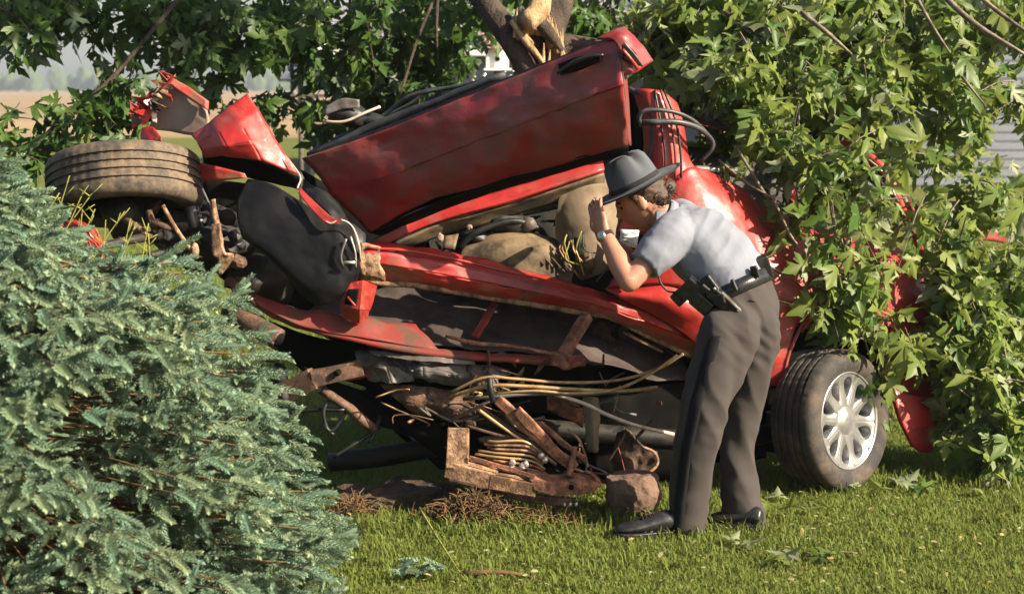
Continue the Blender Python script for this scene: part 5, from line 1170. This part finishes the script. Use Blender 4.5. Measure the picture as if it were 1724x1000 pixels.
# ---------------------------------------------------------------- the limb fallen across the car
fb = root('fallen_maple_branch', G(1690, 800), 'big leafy maple limb fallen across the rear of the red wreck', 'branch')
tube('limb', [(905, 70, 8.1), (1120, 110, 8.3), (1300, 190, 8.1), (1480, 300, 7.95), (1620, 470, 7.7), (1690, 660, 7.4), (1712, 790, 7.15)], [0.06, 0.055, 0.05, 0.042, 0.034, 0.024, 0.014], M['bark'], fb, 12)
for pts, r_ in (([(1348, 20, 7.25), (1395, 58, 7.2), (1434, 92, 7.2)], 0.010), ([(1575, -20, 7.4), (1640, 40, 7.3), (1730, 95, 7.2)], 0.013), ([(1620, -30, 7.4), (1680, 20, 7.3), (1740, 62, 7.2)], 0.010), ([(1540, -10, 7.6), (1570, 45, 7.5), (1600, 90, 7.5)], 0.008),
               ([(1240, 250, 7.0), (1262, 285, 6.97), (1290, 330, 6.97), (1312, 350, 7.0)], 0.007), ([(1210, 270, 7.05), (1260, 310, 6.98), (1305, 335, 6.95)], 0.006), ([(1300, 330, 6.96), (1330, 395, 6.93), (1350, 420, 6.93)], 0.006),
               ([(1280, 440, 6.87), (1320, 462, 6.88), (1348, 476, 6.92)], 0.006), ([(1430, 220, 7.2), (1470, 300, 7.1), (1500, 380, 7.1)], 0.009), ([(1620, 130, 7.4), (1660, 180, 7.3)], 0.008), ([(1610, 500, 7.3), (1650, 620, 7.2), (1660, 720, 7.1)], 0.008), ([(1380, 260, 7.0), (1400, 350, 6.95), (1410, 440, 6.95)], 0.008),
               ([(1100, 100, 7.9), (1200, 150, 7.6), (1270, 220, 7.3), (1350, 300, 7.1)], 0.014), ([(1400, 240, 7.9), (1500, 300, 7.5), (1560, 420, 7.4)], 0.014), ([(1220, 20, 7.6), (1290, 80, 7.5), (1330, 150, 7.4)], 0.009)):
    tube('branch', pts, [r_]*(len(pts)-1)+[r_*0.5], M['twig'], fb, 6)
vols = [vol(1300, 210, 7.15, 0.20, 0.16, 0.14, 6), vol(1370, 260, 7.05, 0.17, 0.14, 0.18, 10), vol(1430, 330, 7.05, 0.18, 0.14, 0.20, 6), vol(1400, 430, 6.98, 0.13, 0.10, 0.16, 5), vol(1430, 500, 7.0, 0.13, 0.10, 0.12, 7), vol(1350, 380, 7.0, 0.08, 0.08, 0.12, 2),
        vol(1395, 540, 6.92, 0.09, 0.06, 0.07, 2), vol(1500, 430, 7.15, 0.14, 0.12, 0.18, 2), vol(1525, 560, 7.15, 0.12, 0.10, 0.18, 2), vol(1480, 610, 7.05, 0.05, 0.06, 0.12, 2), vol(1570, 380, 7.3, 0.16, 0.14, 0.22, 2), vol(1620, 470, 7.3, 0.18, 0.16, 0.25, 24), vol(1640, 580, 7.25, 0.16, 0.16, 0.22, 20),
        vol(1660, 690, 7.15, 0.14, 0.14, 0.20, 13), vol(1680, 765, 7.05, 0.11, 0.11, 0.10, 6), vol(1610, 700, 7.2, 0.10, 0.10, 0.14, 2), vol(1715, 520, 7.4, 0.18, 0.2, 0.4, 22), vol(1720, 680, 7.2, 0.10, 0.15, 0.25, 9),
        vol(1480, 230, 7.25, 0.20, 0.18, 0.16, 2), vol(1560, 270, 7.5, 0.20, 0.2, 0.2, 3), vol(1230, 140, 7.4, 0.20, 0.2, 0.16, 15), vol(1340, 120, 7.5, 0.24, 0.22, 0.2, 20), vol(1460, 130, 7.6, 0.26, 0.25, 0.22, 23), vol(1580, 150, 7.7, 0.26, 0.25, 0.22, 10), vol(1690, 170, 7.8, 0.22, 0.25, 0.2, 9),
        vol(1660, 330, 7.8, 0.2, 0.25, 0.14, 8), vol(1110, 60, 8.0, 0.16, 0.3, 0.2, 16), vol(1180, 40, 7.8, 0.25, 0.3, 0.22, 20), vol(1300, 30, 7.7, 0.3, 0.3, 0.22, 25), vol(1440, 30, 7.8, 0.3, 0.3, 0.2, 24), vol(1580, 40, 7.9, 0.3, 0.3, 0.2, 20), vol(1700, 50, 8.0, 0.25, 0.3, 0.22, 16),
        vol(1150, 150, 7.9, 0.2, 0.3, 0.16, 14), vol(1250, 240, 7.9, 0.25, 0.3, 0.2, 12), vol(1400, 220, 8.3, 0.5, 0.3, 0.3, 17), vol(1550, 330, 8.4, 0.4, 0.3, 0.4, 7), vol(1680, 480, 8.2, 0.35, 0.3, 0.4, 17), vol(1450, 80, 8.8, 0.7, 0.4, 0.4, 38), vol(1200, 90, 8.8, 0.4, 0.4, 0.4, 24)]
pos, Yv, sc, tw = sprays(vols, 9, (0.06, 0.14), 0.8, (0.15, 0.34))
X_, Y_, Z_ = finish(Yv, (0.45, -0.5, 0.4), 0.65)
keep = pos[:, 2] > 0.03
pos, X_, Y_, Z_, sc = pos[keep], X_[keep], Y_[keep], Z_[keep], sc[keep]
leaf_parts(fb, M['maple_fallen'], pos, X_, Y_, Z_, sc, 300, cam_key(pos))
twig_mesh('twigs', tw, 0.004, M['twig'], fb)

# ---------------------------------------------------------------- blue spruce in the foreground
AX = P(-45, 700, 5.15); sprc = root('spruce_tree', (AX.x, 5.15, 0), 'small dense blue green spruce in front of the wreck', 'spruce tree')
def sprig_geo(n=62, bend=0.0):
    V = []; Fc = []
    for i in range(n):
        t = (i+0.5)/n; a = i*2.399963; y = t; r = 0.012
        ln = 0.25*(1-0.3*t)*(0.85+0.3*((i*7) % 5)/5)
        d = Vector((math.cos(a)*0.80, 0.55+0.5*t, math.sin(a)*0.66+0.14)).normalized()
        s = d.cross(Vector((0, 1, 0))).normalized()*0.042
        b = Vector((math.cos(a)*r, y*0.92, math.sin(a)*r)); k0 = len(V)
        V += [b, b+d*ln*0.55+s, b+d*ln, b+d*ln*0.55-s]
        Fc += [(k0, k0+1, k0+3), (k0+3, k0+1, k0+2)]
    k0 = len(V)
    V += [Vector((0.04, 0, 0)), Vector((-0.02, 0, 0.035)), Vector((-0.02, 0, -0.035)), Vector((0, 0.95, 0))]
    Fc += [(k0, k0+1, k0+3), (k0+1, k0+2, k0+3), (k0+2, k0, k0+3)]
    A = np.array([tuple(v) for v in V]); A[:, 0] += bend*A[:, 1]**2*0.6; A[:, 2] -= 0.25*abs(bend)*A[:, 1]**2
    return A, np.array(Fc, int)
zr = [(0.0, 0.99), (0.12, 1.03), (0.35, 1.03), (0.60, 0.93), (0.80, 0.86), (0.96, 0.79), (1.05, 0.71), (1.12, 0.55), (1.18, 0.34), (1.27, 0.17), (1.36, 0.08), (1.45, 0.02)]
def rad_at(z): return float(np.interp(z, [a for a, b in zr], [b for a, b in zr]))
tube('trunk', [(AX.x, 5.15, 0), (AX.x, 5.15, 0.8), (AX.x+0.01, 5.15, 1.44)], [0.06, 0.04, 0.008], M['bark'], sprc, 10, px=False)
sp_p = []; sp_d = []; sp_s = []; bought = []
for i in range(920):
    z0 = 1.43*rng.random()**1.1; az = rng.uniform(0, 2*math.pi); rr = rad_at(z0)*rng.uniform(0.86, 1.06)
    dirv = np.array([math.cos(az), math.sin(az), 0.0])
    if dirv[1] > 0.45 and rng.random() < 0.7: continue
    st = np.array([AX.x, 5.15, z0-0.02]); en = st+dirv*rr+np.array([0, 0, 0.02+0.03*rng.normal()-0.06*rr]); mid = (st+en)/2+np.array([0, 0, 0.05*rr])
    bought.append((st, mid, en))
    nb = max(3, int(rr*9))
    for j in range(nb):
        s = 0.45+0.55*(j+rng.random())/nb
        p = st*(1-s)**2+2*mid*s*(1-s)+en*s*s
        side = np.cross(dirv, [0, 0, 1])*(1 if j % 2 else -1)
        d = dirv*0.75+side*rng.uniform(0.3, 0.9)+np.array([0, 0, rng.uniform(-0.55, 0.35)]); d /= np.linalg.norm(d)
        L = rng.uniform(0.065, 0.115)
        q = p+d*rng.uniform(0.0, 0.05); sp_p.append(q); sp_d.append(d); sp_s.append(L)
        for e in range(rng.integers(1, 4)):
            d2 = d+rng.normal(0, 0.55, 3); d2 /= np.linalg.norm(d2); sp_p.append(q+d*L*rng.uniform(0.2, 0.8)); sp_d.append(d2); sp_s.append(L*rng.uniform(0.6, 0.95))
    sp_p.append(en); sp_d.append(dirv+np.array([0, 0, -0.1])); sp_s.append(0.10)
sp_p = np.array(sp_p); Yv = unit(np.array(sp_d)); sp_s = np.array(sp_s)
ok = sp_p[:, 2] > 0.02; sp_p, Yv, sp_s = sp_p[ok], Yv[ok], sp_s[ok]
X_, Y_, Z_ = finish(Yv, (0, 0, 1), 0.25)
leaf_parts(sprc, M['spruce'], sp_p, X_, Y_, Z_, sp_s, 300, cam_key(sp_p), 'sprig', 'needles', [sprig_geo(62), sprig_geo(50, 0.35), sprig_geo(56, -0.3)])
twig_mesh('boughs', bought, 0.006, M['spruce_twig'], sprc)
# wiry yellow stems above the spruce
for (x, y, dx, dy) in ((105, 372, 12, -95), (85, 350, 70, -30), (125, 400, 14, -60), (150, 400, 60, -55), (170, 410, 8, -50), (215, 440, 5, -90), (190, 430, 40, -70), (240, 440, 10, -80), (140, 380, 20, -35), (95, 360, 45, -45), (60, 345, 40, -25), (260, 450, -10, -70)):
    Yt = 5.35+random.uniform(-0.1, 0.15); a = (x-20, y+90, Yt); b = (x+dx, y+dy*0.8, Yt)
    m_ = ((a[0]+b[0])/2+random.uniform(-8, 8), (a[1]+b[1])/2+random.uniform(-8, 8), a[2])
    tube('bare_shoot', [a, m_, b], [0.003, 0.0025, 0.0015], M['weed'], sprc, 5)
    for q in range(3):
        t = random.uniform(0.65, 0.97); c0 = (a[0]+(b[0]-a[0])*t, a[1]+(b[1]-a[1])*t, a[2]); tube('bare_shoot', [c0, (c0[0]+random.uniform(-24, 24), c0[1]-random.uniform(5, 24), c0[2])], [0.002, 0.001], M['weed'], sprc, 5, k=1)

# ---------------------------------------------------------------- grass
def blades(n, y0, y1, h0, h1, name, wd=0.0028):
    u = rng.random(n); y = np.sqrt(y0**2+u*(y1**2-y0**2)); x = (rng.random(n)*2-1)*(0.325*y+0.3)
    nz = np.array([mn.noise(Vector((float(a)*2.2, float(b)*2.2, 0))) for a, b in zip(x[::1], y[::1])])
    h = rng.uniform(h0, h1, n)*(1+0.35*nz); az = rng.uniform(0, 2*math.pi, n); ln = rng.uniform(0.15, 0.9, n)
    d = np.stack([np.cos(az), np.sin(az), np.zeros(n)], 1); s = np.stack([-np.sin(az), np.cos(az), np.zeros(n)], 1)
    b = np.stack([x, y, np.full(n, 0.0)], 1); up = np.array([0, 0, 1.0]); w = wd*rng.uniform(0.7, 1.4, n)[:, None]
    v0, v1 = b-s*w, b+s*w; m = b+up*(h*0.6)[:, None]+d*(h*ln*0.3)[:, None]; v2, v3 = m+s*w*0.8, m-s*w*0.8
    v4 = b+up*(h*(1-0.25*ln))[:, None]+d*(h*ln)[:, None]
    V = np.stack([v0, v1, v2, v3, v4], 1).reshape(-1, 3); k0 = np.arange(n)*5
    Fc = np.stack([np.stack([k0, k0+1, k0+2], 1), np.stack([k0, k0+2, k0+3], 1), np.stack([k0+3, k0+2, k0+4], 1)], 1).reshape(-1, 3)
    t = np.clip(0.42+0.35*nz+rng.normal(0, 0.2, n), 0, 0.99)
    o = link(name, mesh_np(name, V, Fc, np.repeat(t, 5)), M['grass']); o['kind'] = 'stuff'; o['label'] = 'short sunlit lawn grass'; o['category'] = 'grass'; return o
g = blades(190000, 4.9, 8.3, 0.010, 0.031, 'grass', 0.0024); blades(70000, 8.3, 18, 0.03, 0.06, 'grass', 0.006)
# longer tufts left standing round the wheel, the wreck and the litter
def tufts(spots, name='grass'):
    P_ = []
    for (px, py, n, r) in spots:
        c = G(px, py); P_ += [(c.x+rng.normal()*r, c.y+rng.normal()*r*0.6) for _ in range(n)]
    A = np.array(P_); n = len(A); h = rng.uniform(0.03, 0.085, n); az = rng.uniform(0, 6.28, n); ln = rng.uniform(0.2, 1.0, n)
    d = np.stack([np.cos(az), np.sin(az), np.zeros(n)], 1); sd_ = np.stack([-np.sin(az), np.cos(az), np.zeros(n)], 1)
    b = np.concatenate([A, np.zeros((n, 1))], 1); up = np.array([0, 0, 1.0]); w_ = 0.0026
    m = b+up*(h*0.6)[:, None]+d*(h*ln*0.3)[:, None]; t = b+up*(h*(1-0.3*ln))[:, None]+d*(h*ln)[:, None]
    V = np.stack([b-sd_*w_, b+sd_*w_, m+sd_*w_, m-sd_*w_, t], 1).reshape(-1, 3); k0 = np.arange(n)*5
    Fc = np.stack([np.stack([k0, k0+1, k0+2], 1), np.stack([k0, k0+2, k0+3], 1), np.stack([k0+3, k0+2, k0+4], 1)], 1).reshape(-1, 3)
    o = link(name, mesh_np(name, V, Fc, np.repeat(rng.random(n)*0.6, 5)), M['grass']); o['kind'] = 'stuff'; o['label'] = 'longer grass tufts round the wreck'; o['category'] = 'grass'
tufts([(1380, 828, 160, 0.10), (1310, 815, 120, 0.12), (1450, 812, 120, 0.1), (1020, 885, 90, 0.06), (1100, 880, 60, 0.05), (660, 885, 160, 0.14), (760, 900, 140, 0.12), (860, 895, 140, 0.12), (950, 890, 120, 0.1), (600, 900, 120, 0.1), (1230, 895, 50, 0.06), (1540, 815, 120, 0.14), (1640, 820, 160, 0.12), (1140, 905, 40, 0.06), (900, 868, 140, 0.14), (700, 850, 120, 0.16), (560, 940, 90, 0.1), (1290, 905, 40, 0.06)])
for q in range(1): tufts([(float(rng.uniform(560, 1724)), float(rng.uniform(850, 1000)), int(rng.integers(6, 26)), 0.03) for _ in range(70)])
# ---------------------------------------------------------------- torn turf, dry growth, litter
c = G(672, 862)
mound = blob('soil_mound', (c.x, c.y+0.12, 0.0), (0.26, 0.16, 0.085), M['soil'], None, 0.45, 14, 4, px=False, smooth=False)
tag(mound, 'low mound of torn brown turf under the front of the wreck', 'soil')
def brush(name, c, rx, ry, rz, n, label, cat, mat, L=(0.03, 0.08), r=0.0025):
    o = root(name, (c.x, c.y, 0), label, cat)
    V = []; Fc = []
    for i in range(n):
        p = Vector((c.x+rng.normal()*rx*0.5, c.y+rng.normal()*ry*0.5, 0)); p.z = max(0.005, rz*rng.random()*math.exp(-((p.x-c.x)/rx)**2))
        d = Vector((rng.normal(), rng.normal(), abs(rng.normal())*0.9)).normalized()*rng.uniform(*L)
        v, f = tube_geo([p, p+d*0.5+Vector((0, 0, 0.006)), p+d+Vector((rng.normal()*0.01, 0, -0.004))], [r, r*0.9, r*0.4], 4, False, len(V)); V += v; Fc += f
    q = mk('stems', V, Fc, mat, o); q['kind'] = 'stuff'; return o
brush('dry_brush', G(800, 878), 0.17, 0.10, 0.10, 800, 'tangle of dry brown roots and stalks below the torn subframe', 'brush', M['dead'])
brush('dry_brush', G(600, 868), 0.10, 0.08, 0.05, 160, 'thin scatter of dry stalks beside the spruce', 'brush', M['dead'])
brush('dry_brush', G(930, 885), 0.16, 0.07, 0.03, 160, 'low flattened dry grass beside the brown lump', 'brush', M['dead'])
a, b = G(778, 972), G(912, 978)
st = tube('stick', [a+Vector((0, 0, 0.014)), a.lerp(b, 0.5)+Vector((0, 0.015, 0.02)), b+Vector((0, 0, 0.008))], [0.010, 0.009, 0.003], M['dead'], None, 8, px=False)
tag(st, 'thin reddish brown stick lying on the lawn', 'stick')
a, b = G(706, 880), G(782, 980)
st = tube('stalk', [a+Vector((0, 0, 0.06)), a.lerp(b, 0.5)+Vector((0, 0, 0.03)), b+Vector((0, 0, 0.01))], [0.004, 0.0035, 0.002], M['weed'], None, 6, px=False)
tag(st, 'thin yellowish stalk lying on the grass beside the reddish stick', 'stalk')
# broken spruce sprigs on the lawn
gV, gF = sprig_geo()
spm = mesh_np('sprig', gV, gF, np.full(len(gV), 0.3)); spm.materials.append(M['spruce'])
def ground_sprig(px, py, n, label):
    c = G(px, py); o = root('spruce_sprig', c, label, 'sprig')
    for i in range(n):
        q = bpy.data.objects.new('twig', spm); COL.objects.link(q); q.parent = o
        q.location = (random.uniform(-0.1, 0.1)*min(1, n/8), random.uniform(-0.05, 0.05), random.uniform(0.012, 0.05)); q.rotation_euler = (random.uniform(-0.2, 0.5), random.uniform(-0.5, 0.5), random.uniform(0, 6.28)); s = random.uniform(0.05, 0.09); q.scale = (s, s, s)
ground_sprig(700, 972, 16, 'broken spruce sprig lying on grass beside the reddish stick')
ground_sprig(578, 903, 4, 'small broken spruce tip lying beside the standing spruce')
# fallen leaves
lm = mesh_np('maple_leaf', LEAF_V, LEAF_F, np.full(len(LEAF_V), 0.5)); lm.materials.append(M['maple_fallen'])
for (px, py) in ((1292, 862), (1310, 850), (1345, 866), (1360, 858), (1328, 872), (1240, 928), (1252, 926), (1228, 925), (1310, 950), (1318, 958), (1300, 960), (1345, 948), (1520, 830), (1548, 826), (1490, 836), (1560, 835), (1535, 815), (1505, 822), (1475, 806), (1430, 832), (1700, 826), (1650, 838)):
    c = G(px, py); o = bpy.data.objects.new('maple_leaf', lm); COL.objects.link(o); s = random.uniform(0.07, 0.11); o.scale = (s, s, s)
    o.location = (c.x, c.y, 0.038); o.rotation_euler = (random.uniform(-0.5, 0.5)+(math.pi if random.random() < 0.6 else 0), random.uniform(-0.5, 0.5), random.uniform(0, 6.28))
    lb = ('loose maple leaf lying on grass between the black shoe and rear wheel' if px < 1400 and py < 880 else 'loose maple leaf lying on open lawn behind the black shoes' if py > 900
          else 'loose maple leaf lying on grass below the fallen limb beside the rear wheel')
    tag(o, lb, 'leaf', 'maple leaves lying on the lawn')
c = G(1400, 945); o = root('leafy_twig', c, 'dark green leafy twig lying alone on the open lawn', 'twig')
for i in range(6):
    q = bpy.data.objects.new('leaf', lm); COL.objects.link(q); q.parent = o; s = random.uniform(0.06, 0.09); q.scale = (s, s, s); q.location = (random.uniform(-0.08, 0.06), random.uniform(-0.03, 0.03), 0.035); q.rotation_euler = (random.uniform(-0.4, 0.4), random.uniform(-0.4, 0.4), random.uniform(0, 6.28))
tube('stem', [c+Vector((-0.1, 0, 0.03)), c+Vector((0, 0.01, 0.035)), c+Vector((0.09, 0, 0.03))], 0.003, M['twig'], o, 5, px=False)

# scraps of straw and leaf in the lawn
n = 420; A = np.array([tuple(G(float(rng.uniform(540, 1724)), float(rng.uniform(835, 1000)))) for _ in range(n)]); A[:, 2] = rng.uniform(0.012, 0.032, n)
gv = np.array([(-0.18, 0, 0), (0.18, 0, 0), (0.25, 0.6, 0.12), (0, 1, 0), (-0.25, 0.6, 0.12)]); gf = np.array([(0, 1, 2), (0, 2, 4), (4, 2, 3)])
Yv = unit(rng.normal(0, 1, (n, 3))*np.array([1, 1, 0.25])); X_, Y_, Z_ = finish(Yv, (0, 0, 1), 0.3)
V, Fc, t = instances(gv, gf, A, X_, Y_, Z_, rng.uniform(0.008, 0.028, n))
M['scrap'] = leaf_mat('dry_scrap', (0.30, 0.20, 0.09), (0.24, 0.27, 0.15), (0.33, 0.27, 0.17), 0.2, 0.7)
o = link('leaf_litter', mesh_np('leaf_litter', V, Fc, t), M['scrap']); tag(o, 'tiny scraps of straw and leaf strewn over the lawn', 'litter', kind='stuff')
# ---------------------------------------------------------------- the hazy air
hz = bpy.data.materials.new('hazy_air'); hz.use_nodes = True; t_ = hz.node_tree; t_.nodes.remove(t_.nodes['Principled BSDF'])
pv = t_.nodes.new('ShaderNodeVolumePrincipled'); pv.inputs['Color'].default_value = (0.80, 0.90, 1.0, 1); pv.inputs['Density'].default_value = 0.00042; pv.inputs['Anisotropy'].default_value = 0.2
t_.links.new(pv.outputs[0], t_.nodes['Material Output'].inputs['Volume'])
V, Fc = box_v(-900, 900, -210, 1000, -1.0, 22.0)
tag(mk('haze', V, Fc, hz), 'thin pale haze over the far field', 'haze', kind='stuff')
